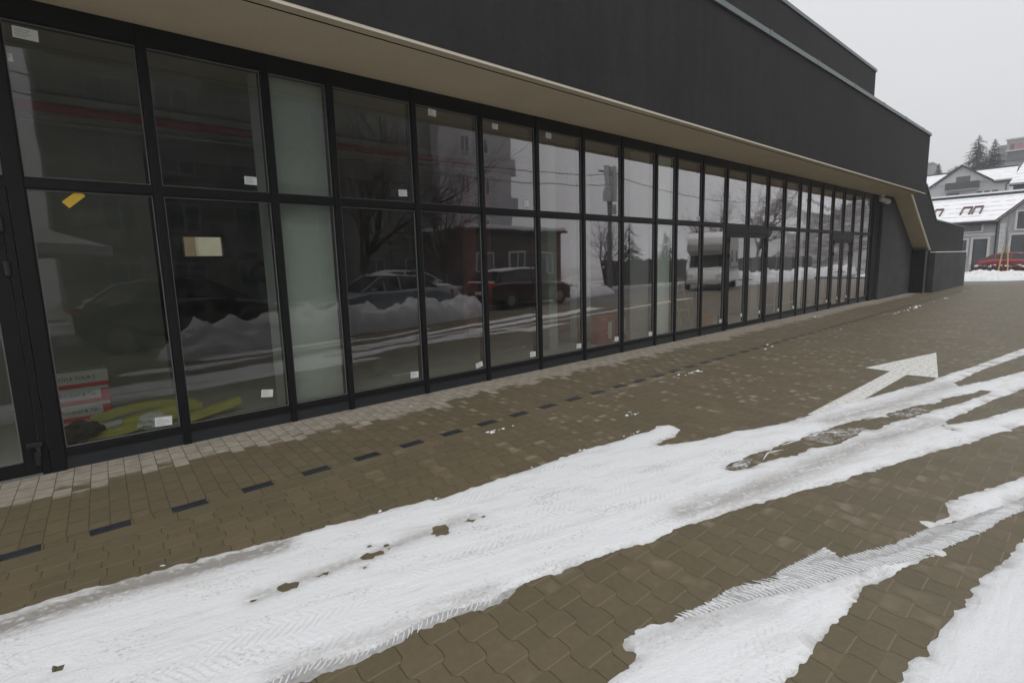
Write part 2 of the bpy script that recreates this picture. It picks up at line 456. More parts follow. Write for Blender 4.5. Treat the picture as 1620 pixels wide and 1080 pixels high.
# ------------------------------------------------------------------ snow lying on the pavers
def outline(pts, holes_seed=0, amp=1.0):
    """closed polygon -> finely jittered boundary"""
    out = []
    n = len(pts)
    for i in range(n):
        a, b = Vector(pts[i]), Vector(pts[(i + 1) % n]); L = (b - a).length
        mid = (a + b) / 2; dist = max(1.5, (mid - Vector((0, -5.69))).length)
        st = .018 * dist / 2.5
        k = max(1, int(L / st)); nrm = Vector((-(b - a).y, (b - a).x)).normalized()
        for j in range(k):
            p = a.lerp(b, j / k)
            e = math.sin(math.pi * j / k)
            q = Vector((p.x, p.y, holes_seed))
            d = mnoise.noise(q * 4) * .018 + mnoise.noise(q * 13) * .011 + mnoise.noise(q * 37) * .011 + mnoise.noise(q * 90) * .008
            d += (abs(mnoise.noise(q * 9 + Vector((0, 0, 7)))) ** 2) * .07 - .008
            out.append(tuple(p + nrm * d * amp * (.35 + .65 * e)))
    return out

def inside(P, poly):
    poly = np.asarray(poly); x, y = P[:, 0], P[:, 1]; c = np.zeros(len(P), bool)
    x0, y0 = poly[:, 0], poly[:, 1]; x1, y1 = np.roll(x0, -1), np.roll(y0, -1)
    for a, b, cc, d in zip(x0, y0, x1, y1):
        if b == d: continue
        m = ((b > y) != (d > y)) & (x < (cc - a) * (y - b) / (d - b) + a); c ^= m
    return c

def seg_dist(P, poly, closed=True):
    poly = np.asarray(poly, float); A = poly if closed else poly[:-1]; B = np.roll(poly, -1, 0) if closed else poly[1:]
    best = np.full(len(P), 1e9)
    for a, b in zip(A, B):
        ab = b - a; L = (ab ** 2).sum()
        t = np.clip(((P - a) @ ab) / (L if L > 0 else 1), 0, 1)
        d = np.hypot(*(P - a - t[:, None] * ab).T); best = np.minimum(best, d)
    return best

def lay_snow(name, outer, holes, thick, mat, label, cat, worn=(), ang=R(-15), seed=0):
    rings = [outline(outer, seed)] + [outline(h, seed + 3 + i, 1.15) for i, h in enumerate(holes)]
    xs = [p[0] for p in rings[0]]; ys = [p[1] for p in rings[0]]
    rng = np.random.RandomState(3 + seed); pts = []
    x = min(xs)
    while x < max(xs):
        st = .028 * max(1.0, (abs(x) + .8) / 2.2)
        k = int((max(ys) - min(ys)) / st) + 1
        yy = min(ys) + (np.arange(k) + rng.rand(k) * .8) * st
        pts.append(np.c_[x + (rng.rand(k) - .5) * st * .7, yy]); x += st
    P = np.concatenate(pts)
    ok = inside(P, rings[0])
    for h in rings[1:]: ok &= ~inside(P, h)
    P = P[ok]
    d = seg_dist(P, rings[0])
    for h in rings[1:]: d = np.minimum(d, seg_dist(P, h))
    P = P[d > .010 * np.maximum(1, np.abs(P[:, 0]) / 2.5)]
    co, ed = [], []
    for r in rings:
        b = len(co); co += [Vector(q) for q in r]; ed += [(b + i, b + (i + 1) % len(r)) for i in range(len(r))]
    nb = len(co); co += [Vector(q) for q in P]
    vo, eo, fo, ov, oe, of = delaunay_2d_cdt(co, ed, [], 0, 1e-6)
    Q = np.array([(v.x, v.y) for v in vo]); F = np.array(fo)
    C = Q[F].mean(1); ok = inside(C, rings[0])
    for h in rings[1:]: ok &= ~inside(C, h)
    F = F[ok]
    bd = seg_dist(Q, rings[0])
    for h in rings[1:]: bd = np.minimum(bd, seg_dist(Q, h))
    u = Q[:, 0] * math.cos(ang) + Q[:, 1] * math.sin(ang); v = Q[:, 1] * math.cos(ang) - Q[:, 0] * math.sin(ang)
    rut = np.array([mnoise.noise(Vector((a * .35, b * 6, 1.5))) * .5 + mnoise.noise(Vector((a * 3, b * 9, 5))) * .3 + mnoise.noise(Vector((a * 9, b * 14, 9))) * .2 for a, b in zip(u, v)])
    z = .0015 + (1 - np.exp(-bd / .022)) * (thick + rut * thick * .75)
    wear = np.zeros(len(Q))
    for line, wd, s in worn:
        dd = seg_dist(Q, line, False); wv = s * np.exp(-(dd / wd) ** 2); wear = np.maximum(wear, wv)
    en = np.array([mnoise.noise(Vector((a * 5, b * 5, 2.0 + seed))) for a, b in Q])
    wear = np.maximum(wear, np.exp(-bd / (.012 * np.maximum(1, np.abs(Q[:, 0]) / 3))) * np.clip(.38 + en * .7, 0, .9))
    z = np.maximum(z * (1 - wear * .6), .001)
    me = bpy.data.meshes.new(name)
    me.from_pydata([(a, b, c) for (a, b), c in zip(Q, z)], [], [tuple(int(i) for i in f) for f in F]); me.update()
    ca = me.color_attributes.new('wear', 'FLOAT_COLOR', 'POINT')
    ca.data.foreach_set('color', np.c_[wear, wear, wear, np.ones(len(wear))].ravel().astype(np.float32))
    me.materials.append(M[mat])
    for p in me.polygons: p.use_smooth = True
    o = bpy.data.objects.new(name, me); COL.objects.link(o)
    return tag(o, label, cat, kind='stuff')

S_a_up = [(-0.353,-2.28), (-0.262,-2.287), (-0.097,-2.3), (0.021,-2.317), (0.065,-2.351), (0.168,-2.357), (0.233,-2.395), (0.331,-2.39), (0.447,-2.424), (0.472,-2.403), (0.57,-2.42), (0.749,-2.465), (0.91,-2.52), (1.078,-2.534), (1.24,-2.568), (1.358,-2.602), (1.613,-2.625), (1.834,-2.667), (1.851,-2.712), (2.003,-2.734), (2.296,-2.75), (2.519,-2.754), (2.881,-2.787), (3.366,-2.796), (3.581,-2.854), (3.936,-2.87), (4.139,-2.92), (4.335,-2.867), (4.454,-2.933), (4.447,-3.001), (4.392,-3.102), (4.244,-3.139), (4.082,-3.166), (3.881,-3.165), (3.883,-3.203), (4.085,-3.305), (4.222,-3.374), (4.673,-3.481), (5.152,-3.672), (5.591,-3.766), (6.04,-3.799), (6.335,-3.816), (6.74,-3.977), (7.175,-4.064), (7.591,-4.15), (8.293,-4.316), (8.539,-4.311), (9.381,-4.463), (10.424,-4.618), (11.627,-4.779), (12.105,-4.859)]
S_w1 = [(11.309,-4.922), (10.282,-4.765), (9.671,-4.665), (8.336,-4.528), (8.171,-4.601), (8.947,-4.835), (9.411,-4.952), (9.765,-5.044)]
S_b2 = [(8.482,-5.146), (8.187,-5.096), (7.837,-5.014), (7.298,-4.926), (6.705,-4.827), (6.326,-4.768), (6.269,-4.826), (6.49,-4.942), (7.442,-5.229)]
S_low = [(6.654,-5.291), (6.021,-5.102), (5.631,-5.004), (5.133,-4.833), (4.661,-4.697), (4.275,-4.565), (4.159,-4.563), (3.893,-4.465), (3.556,-4.353), (3.29,-4.266), (2.987,-4.188), (2.732,-4.106), (2.562,-4.087), (2.447,-4.085), (2.283,-4.011), (2.105,-3.974), (1.977,-3.944), (1.723,-3.878), (1.538,-3.847), (1.393,-3.828), (1.238,-3.77), (1.093,-3.753), (0.925,-3.753), (0.793,-3.732), (0.633,-3.668), (0.489,-3.646)]
S_w2 = [(8.096,-4.904), (8.102,-4.817), (7.862,-4.781), (7.352,-4.594), (7.158,-4.596), (6.88,-4.472), (6.47,-4.352), (6.276,-4.313), (6.155,-4.368), (6.045,-4.25), (5.774,-4.15), (5.26,-4.043), (5.004,-4.013), (4.852,-3.994), (4.718,-3.939), (4.437,-3.925), (4.142,-3.856), (3.857,-3.831), (3.764,-3.856), (3.784,-3.922), (4.036,-3.994), (4.233,-4.044), (4.428,-4.129), (4.684,-4.135), (4.911,-4.257), (5.123,-4.288), (5.539,-4.309), (5.615,-4.39), (5.973,-4.423), (6.349,-4.544), (6.745,-4.614), (7.153,-4.73), (7.633,-4.832)]
S_b_up = [(5.113,-5.413), (4.801,-5.318), (4.456,-5.188), (4.204,-5.118), (4.014,-5.175), (3.84,-5.131), (3.804,-5.063), (3.737,-5.123)]
S_zone_up = [(3.737,-5.123), (3.361,-5.016), (3.024,-4.868), (3.047,-4.833), (3.075,-4.784), (2.874,-4.738), (2.637,-4.696), (2.585,-4.73), (2.366,-4.598), (2.256,-4.583), (2.004,-4.54)]
S_zone_low = [(1.977,-4.556), (2.144,-4.625), (2.375,-4.717), (2.551,-4.81), (2.785,-4.914), (2.981,-4.99), (3.18,-5.094), (3.344,-5.161), (3.499,-5.215), (3.89,-5.339), (4.087,-5.375), (4.34,-5.444), (4.494,-5.463)]
S_b_nose = [(1.996,-4.544), (1.914,-4.511), (1.781,-4.453), (1.721,-4.453), (1.652,-4.464), (1.623,-4.495), (1.614,-4.549), (1.562,-4.568), (1.476,-4.55)]
S_b_low = [(1.947,-5.016), (2.135,-5.024), (2.326,-5.013), (2.609,-5.039), (2.789,-5.033), (3.097,-5.102), (3.372,-5.189), (3.45,-5.247), (3.499,-5.215)]
S_cc = [(3.967,-5.504), (3.761,-5.489), (3.571,-5.457), (3.443,-5.437), (3.148,-5.379), (3.023,-5.392), (2.837,-5.366), (2.726,-5.345), (2.55,-5.329), (2.329,-5.309), (2.233,-5.294)]
S_holes = [[(0.702,-3.017), (0.755,-2.986), (0.808,-3.03), (0.781,-3.079), (0.718,-3.062)], [(0.891,-3.039), (0.937,-3.035), (0.964,-3.053), (0.94,-3.079), (0.899,-3.063)], [(-0.171,-2.927), (-0.163,-2.906), (-0.123,-2.934), (-0.134,-2.971), (-0.167,-2.958)], [(1.57,-3.094), (1.629,-3.031), (1.706,-3.051), (1.696,-3.12), (1.638,-3.171), (1.581,-3.147)], [(1.142,-3.037), (1.195,-3.016), (1.258,-3.048), (1.26,-3.097), (1.191,-3.102), (1.147,-3.068)], [(1.784,-3.105), (1.857,-3.094), (1.89,-3.138), (1.85,-3.158)]]
S_crumbs = [(3.122,-1.823,0.06), (3.05,-1.804,0.04), (3.209,-1.826,0.04), (3.378,-1.825,0.02), (6.635,-1.744,0.05), (6.446,-1.789,0.03), (6.61,-1.848,0.03), (6.402,-1.865,0.03), (6.936,-1.82,0.08), (6.81,-1.812,0.05), (6.982,-1.874,0.04), (7.263,-1.84,0.02), (3.982,-2.837,0.03), (4.085,-2.835,0.035), (3.952,-2.887,0.02), (3.861,-2.818,0.02), (4.51,-2.473,0.05), (4.562,-2.387,0.02), (4.581,-2.479,0.02), (17.514,-1.873,0.1), (17.944,-1.85,0.08), (18.675,-1.902,0.12), (19.637,-1.827,0.14), (20.167,-1.816,0.12), (20.464,-1.853,0.08), (22.275,-1.881,0.06), (24.34,-1.862,0.08), (13.12,-1.842,0.05), (10.054,-1.548,0.06), (9.879,-1.701,0.05), (9.538,-1.742,0.05), (15.583,-0.461,0.07), (3.054,-0.369,0.02), (6.994,-2.663,0.02)]
rgh = random.Random(9)
S_specks = []
for hx, hy, hn, hr in ((.76, -3.03, 9, .07), (1.20, -3.06, 16, .11), (1.64, -3.10, 4, .09), (1.85, -3.12, 8, .09), (-.15, -2.94, 4, .05), (3.9, -3.18, 5, .06), (8.4, -4.62, 8, .16), (6.25, -4.82, 6, .1)):
    for _ in range(hn):
        cx, cy = hx + rgh.gauss(0, hr * 1.1), hy + rgh.gauss(0, hr * .35); r = rgh.uniform(.005, .014) * (1 + max(0, hx - 3) * .15)
        if any((cx - px_) ** 2 + (cy - py_) ** 2 < .0016 * (1 + max(0, hx - 3)) for px_, py_ in [(sum(q[0] for q in h) / len(h), sum(q[1] for q in h) / len(h)) for h in S_specks]): continue
        if any((cx - sum(q[0] for q in h) / len(h)) ** 2 + (cy - sum(q[1] for q in h) / len(h)) ** 2 < .009 for h in S_holes): continue
        S_specks.append([(cx + r * 1.5 * math.cos(a) * rgh.uniform(.6, 1.3), cy + r * math.sin(a) * rgh.uniform(.6, 1.3)) for a in [k * math.pi / 3 for k in range(6)]])
outer_a = [(-3.2, -2.05)] + S_a_up + [(16, -5.4), (21, -6.1), (21, -6.4), (15, -5.5)] + S_w1 + [(12, -5.5), (15, -6.2), (15, -6.9), (11, -5.85)] + S_b2 + [(9.5, -5.75), (12, -6.4), (12, -7.0), (9, -6.0)] + S_low + [(0, -3.58), (-3.2, -3.3)]
lay_snow('snow_strip', outer_a, [S_w2] + S_holes + S_specks, .010, 'snow_track',
         'long strip of tracked white snow with tyre marks running across the middle of the paving', 'snow',
         worn=[([(-3, -2.2), (-.35, -2.42), (.1, -2.43), (.5, -2.52), (.85, -2.58)], .095, 1.0), ([(.5, -3.6), (1.0, -3.7), (1.5, -3.78)], .05, .35),
               ([(2.9, -4.02), (3.6, -4.2), (5.2, -4.45), (6.3, -4.72)], .11, .62), ([(5.6, -4.0), (6.8, -4.3), (8.2, -4.5)], .13, .6), ([(.6, -3.02), (1.1, -3.05), (1.9, -3.1)], .055, .55)], seed=1)
z_top = [(4.62, -5.44), (4.05, -5.25)]
lay_snow('snow_strip', [(7.5, -6.0)] + S_b_up + z_top[::-1] + [(7.5, -6.25)], [], .010, 'snow_track',
         'white snow above the ribbed tyre print at the right edge', 'snow', seed=2)
lay_snow('snow_patch', S_b_nose + [(1.0, -4.6), (.7, -4.75), (.8, -5.05), (1.5, -5.05)] + S_b_low[:-1] + S_zone_low[:9][::-1], [], .010, 'snow_track',
         'white snow patch below the ribbed tyre print near the bottom edge', 'snow', worn=[([(1.6, -4.5), (1.98, -4.6), (2.3, -4.75)], .09, .3)], seed=3)
lay_snow('snow_patch', S_cc + [(2.05, -5.42), (2.0, -5.7), (3.4, -5.9), (5.2, -6.2), (5.4, -5.95)], [], .014, 'snow_clean',
         'clean white snow filling the bottom right corner', 'snow', seed=4)
zone = S_zone_up + S_zone_low + [(7.5, -6.3), (7.5, -6.25)] + z_top
zr = outline(zone, 5, .8)
vo, eo, fo, *_ = delaunay_2d_cdt([Vector(p) for p in zr], [(i, (i + 1) % len(zr)) for i in range(len(zr))], [], 1, 1e-6)
zs = MB().add([(v.x, v.y, .0025) for v in vo], [tuple(f) for f in fo]).build('tyre_print', 'slush_film')
tag(zs, 'thin grey icy tyre print with curved white ribs across the lower right paving', 'tyre print', kind='stuff')

smear = MB()
for poly in ([(4.86, -3.97), (5.30, -4.04), (5.62, -4.28), (5.56, -4.36), (5.2, -4.27), (4.95, -4.23)], [(3.76, -3.85), (4.1, -3.86), (4.2, -3.95), (3.9, -3.96)], [(6.15, -4.31), (6.7, -4.45), (6.7, -4.6), (6.3, -4.5)], [(8.2, -4.72), (8.5, -4.68), (8.6, -4.78), (8.3, -4.86)]):
    sr = outline(poly, 9, 1.3); vo2, e2, f2, *_ = delaunay_2d_cdt([Vector(p) for p in sr], [(i, (i + 1) % len(sr)) for i in range(len(sr))], [], 1, 1e-6)
    smear.add([(v.x, v.y, .002) for v in vo2], [tuple(f) for f in f2])
tag(smear.build('slush_smears', 'slush_smear'), 'grey translucent smears of slush inside the bare wedge of the long snow strip', 'slush', kind='stuff')
def ribs(base, step, ln, lean, curve, w, rnd, seed, sgn=1, taper=9):
    """curved ridges of snow squeezed up between the tyre's tread blocks"""
    rg = random.Random(seed); b = MB(); pts = [Vector(p) for p in base]
    for i in range(len(pts) - 1):
        a, c = pts[i], pts[i + 1]; L = (c - a).length; n = max(1, int(L / step)); t = (c - a).normalized(); nr = Vector((-t.y, t.x)) * sgn
        for k in range(n):
            if rg.random() < .05: continue
            p0 = a.lerp(c, k / n) + nr * rg.uniform(-.008, .006); l = ln * rg.uniform(1 - rnd, 1 + rnd * .4) * min(1, .45 + (i + k / n) * taper)
            q = []
            for j in range(6):
                f = j / 5
                p = p0 + nr * l * f + t * (lean * f + curve * f * f) * l + t * rg.uniform(-.0015, .0015)
                q.append((p.x, p.y, .0035))
            b.tube(q, [w * 1.0, w, w, w * .9, w * .7, w * .3], 5)
    return b
S2 = S_zone_low
rb = ribs(S2, .0235, .085, -.10, -.55, .0046, .2, 3, 1, .22).build('tread_ribs', 'snow_clean', zs, smooth=True)
up = S_zone_up[::-1]
rb = ribs(up, .024, .050, -.3, .5, .0036, .45, 4, -1).build('tread_ribs', 'snow_clean', zs, smooth=True)
mid = [((a[0] + c[0]) / 2, (a[1] + c[1]) / 2) for a, c in (((2.375, -4.717), (2.585, -4.73)), ((2.6, -4.83), (2.637, -4.696)), ((2.985, -4.95), (3.05, -4.80)))]
rb = ribs([(2.40, -4.70), (2.65, -4.80), (2.98, -4.91)], .026, .085, -.1, -.5, .0042, .2, 5).build('tread_ribs', 'snow_clean', zs, smooth=True)
fr = ribs([(1.48, -3.835), (1.24, -3.76), (1.09, -3.74), (.92, -3.735), (.79, -3.71), (.63, -3.65), (.45, -3.63)], .024, .058, .25, .4, .0042, .35, 6, 1)
ff = outline([(1.60, -3.83), (1.48, -3.80), (.45, -3.60), (.30, -3.66), (.44, -3.70), (.66, -3.735), (.80, -3.785), (.95, -3.80), (1.09, -3.80), (1.25, -3.83), (1.40, -3.875), (1.52, -3.885)], 12, 1.4)
vo3, e3, f3, *_ = delaunay_2d_cdt([Vector(p) for p in ff], [(i, (i + 1) % len(ff)) for i in range(len(ff))], [], 1, 1e-6)
smear_f = MB().add([(v.x, v.y, .0018) for v in vo3], [tuple(f) for f in f3])
fo_ = fr.build('tread_fringe', 'snow_clean', None, smooth=True)
tag(fo_, 'fringe of small snow ribs on the lower edge of the long snow strip', 'snow', kind='stuff')
smear_f.build('icy_film', 'slush_film', fo_)
# crumbs and streaks of snow
rg = random.Random(5); b = MB()
def crumb(b, x, y, r):
    n = 7 + int(r * 40); k = 10
    for _ in range(max(1, int(n / 3))):
        cx, cy, rr = x + rg.gauss(0, r * .5), y + rg.gauss(0, r * .28), r * rg.uniform(.15, .5)
        vs = [(cx, cy, rr * .55)]; 
        for ring, (f, h) in enumerate(((.55, .45), (1.0, 0.0))):
            for j in range(k):
                a = 2 * math.pi * j / k; q = rr * f * rg.uniform(.7, 1.25)
                vs.append((cx + q * math.cos(a) * 1.3, cy + q * math.sin(a) * .8, rr * h + .001))
        fs = [(0, 1 + j, 1 + (j + 1) % k) for j in range(k)] + [(1 + j, 1 + k + j, 1 + k + (j + 1) % k, 1 + (j + 1) % k) for j in range(k)]
        b.add(vs, fs)
for x, y, r in S_crumbs: crumb(b, x, y, r)
for x, y in [(.3, -2.33), (1.15, -2.55), (1.9, -2.70), (2.75, -2.755), (3.3, -2.79), (3.36, -2.80), (1.5, -2.6)]: crumb(b, x, y, .022)
b.build('snow_crumbs', 'snow_clean', smooth=False)
tag(bpy.data.objects['snow_crumbs'], 'scattered lumps and crumbs of snow beside the dark dash tiles and the strip', 'snow', kind='stuff')
b = MB()
for a, c in [((4.15, -3.98), (4.42, -3.94)), ((4.6, -3.95), (4.86, -4.01)), ((5.0, -4.03), (5.22, -4.08)), ((5.2, -4.06), (5.35, -4.22)), ((3.84, -3.87), (3.98, -3.93)), ((5.9, -4.22), (6.2, -4.33)), ((4.32, -3.93), (4.5, -4.0))]:
    a, c = Vector(a), Vector(c); m_ = (a + c) / 2 + Vector((rg.uniform(-.01, .01), rg.uniform(-.012, .012)))
    b.tube([(*a, .003), (*m_, .005), (*c, .003)], [.002, .0065, .0015], 5)
tag(b.build('snow_streaks', 'snow_clean', smooth=True), 'thin streaks of snow dragged across the bare wedge inside the long strip', 'snow', kind='stuff')


# ------------------------------------------------------------------ the commercial building
bd = thing('commercial_building', 'long dark commercial building with a glazed shopfront under a tan overhang', 'building', (8, 0, 0))
OX = 8
_b0 = MB.build
def part(mb, name, mat, parent=bd, bevel=0.0, smooth=False):
    """parts are written in world coordinates; the building's empty stands at x = 8"""
    if parent is bd: mb.v = [(x - OX, y, z) for x, y, z in mb.v]
    return mb.build(name, mat, parent, smooth=smooth, bevel=bevel)
MX = {1: .84, 2: 1.845, 3: 2.505, 4: 3.53, 5: 4.555, 6: 5.60, 7: 6.63, 8: 7.65, 9: 8.69, 10: 9.38, 11: 10.39, 12: 11.43, 13: 12.50,
      14: 13.56, 15: 14.56, 16: 15.57, 17: 16.25, 18: 17.23, 19: 18.16, 20: 19.14, 21: 20.12, 22: 21.06, 23: 22.03}
M0 = -.155
HT = 3.735; TR0, TR1 = 2.318, 2.39
LFT = -8.0
# fascia, cap, soffit, lip
fz = MB().box(LFT, 23.86, -1.10, -.80, 3.76, 5.72)
part(fz, 'upper_wall', 'dark_render')
part(MB().box(LFT, 23.90, -1.135, -.5, 5.70, 5.795), 'parapet_cap', 'cap_metal', bevel=.006)
for sx in (8.1, 10.6, 13.0, 15.5, 18.0, 20.4, 22.6):
    part(MB().box(sx, sx + .07, -1.141, -.49, 5.698, 5.803), 'cap_joint', 'cap_metal')
part(MB().box(LFT, 23.80, -1.098, .35, 3.735, 3.765), 'soffit', 'tan_render')
part(MB().box(LFT, 23.84, -1.108, -1.090, 3.727, 3.744), 'drip_lip', 'lip_metal')
part(MB().box(LFT, 23.80, -.985, -.973, 3.729, 3.7355), 'drip_groove', 'black_render')
# roof deck and set-back upper storey
part(MB().box(LFT, 23.8, -.6, 6.4, 5.3, 5.5), 'roof', 'cap_metal')
part(MB().box(LFT, 23.56, .6, 3.3, 5.5, 8.24), 'penthouse_wall', 'dark_render')
part(MB().box(LFT, 23.60, .565, 3.35, 8.22, 8.32), 'penthouse_cap', 'cap_metal', bevel=.006)
# slanting leg and low wall at the far end
leg = [(24.22, 3.735), (27.85, 1.76), (34.9, 1.72), (34.9, 2.93), (28.45, 3.03), (26.30, 4.33), (25.95, 5.72), (23.86, 5.72), (23.86, 3.76)]
part(MB().prism([(23.86, 3.77), (24.24, 3.735), (27.86, 1.76), (34.95, 1.76), (34.95, 2.90), (28.45, 3.02), (26.28, 4.31), (25.7, 4.9), (23.86, 5.6)], 'y', -.65, -.3), 'slanted_wall', 'dark_render')
part(MB().prism([(24.10, 3.766), (23.8, 3.766), (23.8, 3.736), (24.10, 3.736), (27.60, 1.80), (27.85, 1.765), (27.89, 1.79), (24.28, 3.766)], 'y', -.64, .1), 'slanted_soffit', 'tan_render')
part(MB().prism([(23.9, 3.742), (24.2, 3.722), (27.84, 1.742), (27.87, 1.775), (24.24, 3.762), (23.9, 3.768)], 'y', -.657, -.640), 'drip_lip', 'lip_metal')
part(MB().prism([(26.26, 4.33), (28.44, 3.05), (34.98, 2.93), (34.98, 2.88), (28.42, 2.99), (26.22, 4.27)], 'y', -.68, -.25), 'slanted_cap', 'cap_metal')
part(MB().box(22.78, 30.0, -.12, .4, 0, 3.73), 'side_wall', 'grey_render')
part(MB().box(22.07, 22.78, -.03, .5, 0, 3.73), 'end_jamb', 'black_render')
part(MB().box(27.30, 35.0, -.63, -.121, 0, 1.765), 'wall_stub', 'black_render')
part(MB().box(27.27, 27.32, -.652, -.60, 0, 1.765), 'corner_trim', 'cap_metal')
blk = part(MB().box(27.85, 34.95, -.83, -.635, 0, 1.66), 'low_block', 'grey_render')
part(MB().box(27.80, 35.0, -.86, -.662, 1.66, 1.70), 'snow_ledge', 'snow_clean', bevel=.012)
part(MB().box(30.0, 35.0, -.28, 12, 0, 2.8), 'far_wing', 'black_render')

# curtain wall
part(MB().box(M0, 22.04, .012, .15, 3.575, HT), 'head_rail', 'frame_metal')
part(MB().box(LFT, M0, .012, .15, 3.575, HT), 'head_rail', 'frame_metal')
part(MB().box(LFT, 22.04, .010, .15, TR0, TR1), 'transom', 'frame_metal', bevel=.003)
doors = {(12, 14), (19, 21)}
for a, b in ((M0, MX[12]), (MX[14], MX[19]), (MX[21], MX[23])):
    part(MB().box(a, b, .008, .15, .118, .176), 'sill_rail', 'frame_metal', bevel=.003)
    part(MB().box(a, b, .022, .14, 0, .118), 'plinth', 'plinth_metal')
def mullion(x, z0=0.0, w=.062, y0=0.0):
    return part(MB().box(x - w / 2, x + w / 2, y0, .16, z0, HT - .004), 'mullion', 'frame_metal', bevel=.004)
for k, x in MX.items():
    mullion(x, TR0 if k in (13, 20) else 0.0)
mullion(M0 + .06, w=.10)
mullion(-1.25, w=.10); mullion(-2.3); mullion(-3.3); mullion(-4.3)

sticker_i = [0]
def window(x0, x1, z0, z1, sticker=None, note=None):
    """fixed light: dark outer gasket, pale glazing bead round the reveal, pane, paper label"""
    f = MB(); w = .012
    f.box(x0, x1, .022, .10, z0, z0 + w); f.box(x0, x1, .022, .10, z1 - w, z1)
    f.box(x0, x0 + w, .022, .10, z0 + w, z1 - w); f.box(x1 - w, x1, .022, .10, z0 + w, z1 - w)
    cx = (x0 + x1) / 2
    f.v = [(a - cx, b, c) for a, b, c in f.v]
    win = f.build('window', 'frame_metal', bd, loc=(cx - OX, 0, 0))
    bd_ = MB(); a, b, c, d = x0 + w, x1 - w, z0 + w, z1 - w; t = .006
    bd_.box(a, b, .028, .041, c, c + t); bd_.box(a, b, .028, .041, d - t, d)
    bd_.box(a, a + t, .028, .041, c + t, d - t); bd_.box(b - t, b, .028, .041, c + t, d - t)
    bd_.v = [(p - cx, q, r) for p, q, r in bd_.v]
    bd_.build('glazing_bead', 'bead_metal', win)
    pn = MB().box(a + .001 - cx, b - .001 - cx, .044, .068, c + .001, d - .001)
    pn.build('pane', 'pane_glass', win)
    for s in (sticker or []):
        sx, sz, sw, sh, rot = s
        m = Matrix.Translation((sx - cx, .0418, sz)) @ Matrix.Rotation(rot, 4, 'Y')
        b1 = MB().box(-sw / 2, sw / 2, -.0006, .0006, -sh / 2, sh / 2); b1.v = [tuple(m @ Vector(p)) for p in b1.v]
        st = b1.build('sticker', 'label_paper', win)
        b2 = MB(); rr = random.Random(int(sx * 100))
        for i in range(4):
            zz = sh * (.28 - .19 * i); l = sw * rr.uniform(.35, .8); b2.box(-sw * .42, -sw * .42 + l, -.0011, -.0007, zz - sh * .028, zz + sh * .028)
        b2.v = [tuple(m @ Vector(p)) for p in b2.v]
        st.data.materials.append(M['label_ink'])
        me = st.data; bm = bmesh.new(); bm.from_mesh(me); n0 = len(bm.faces)
        vs = [bm.verts.new(p) for p in b2.v]
        for fc in b2.f: q = bm.faces.new([vs[i] for i in fc]); q.material_index = 1
        bmesh.ops.recalc_face_normals(bm, faces=bm.faces); bm.to_mesh(me); bm.free()
    if note:
        sx, sz, sw, sh, rot = note
        m = Matrix.Translation((sx - cx, .0408, sz)) @ Matrix.Rotation(rot, 4, 'Y')
        b1 = MB().box(-sw / 2, sw / 2, -.0008, .0008, -sh / 2, sh / 2); b1.v = [tuple(m @ Vector(p)) for p in b1.v]
        b1.build('paper_note', 'yellow_paper', win)
    return win
UP0, UP1, LO0, LO1 = TR1, 3.575, .176, TR0
def sk(x, z, rot=0.0, w=.115, h=.078): return (x, z, w, h, R(rot))
ST_UP = {0: [sk(.10, 3.485, 2, .15, .085), sk(-.02, 3.29, 0, .05, .06)], 1: [sk(1.637, 2.51, 1)], 3: [sk(3.346, 2.507, -2)], 4: [sk(3.821, 3.505, 2)],
         5: [sk(4.835, 3.49, 0, .10, .07), sk(5.385, 2.50, -3, .09, .09)], 6: [sk(5.872, 3.51, 1)], 10: [sk(10.27, 2.47, 4, .09, .09)]}
ST_LO = {0: [sk(.672, .257, 4, .135, .085)], 1: [sk(1.599, .354, 8)], 3: [sk(3.37, .270, 4)], 4: [sk(4.41, .245, -12, .12, .07)], 5: [sk(5.45, .258, 3)], 6: [sk(6.51, .256, 0)],
         7: [sk(7.52, .258, 2)], 8: [sk(8.57, .24, 0)], 11: [sk(11.33, .24, 0)], 14: [sk(14.46, .25, 1)], 15: [sk(15.45, .25, 0)], 18: [sk(18.06, .25, 0)]}
NOTE = (.25, 2.25, .155, .065, R(-42))

bays = [(k, k + 1) for k in range(1, 23)]
hw = .031
for a, b in [(0, 1)] + bays:
    x0 = M0 + .11 if a == 0 else MX[a] + hw; x1 = MX[b] - hw
    window(x0, x1, UP0, UP1, ST_UP.get(a))
    if a in (12, 13, 19, 20): continue
    window(x0, x1, LO0, LO1, ST_LO.get(a), NOTE if a == 0 else None)
for xa, xb in ((-1.2, M0 + .01), (-2.27, -1.30), (-3.27, -2.33), (-4.27, -3.33)):
    window(xa, xb, UP0, UP1)
    if xa < -1.3: window(xa, xb, LO0, LO1)

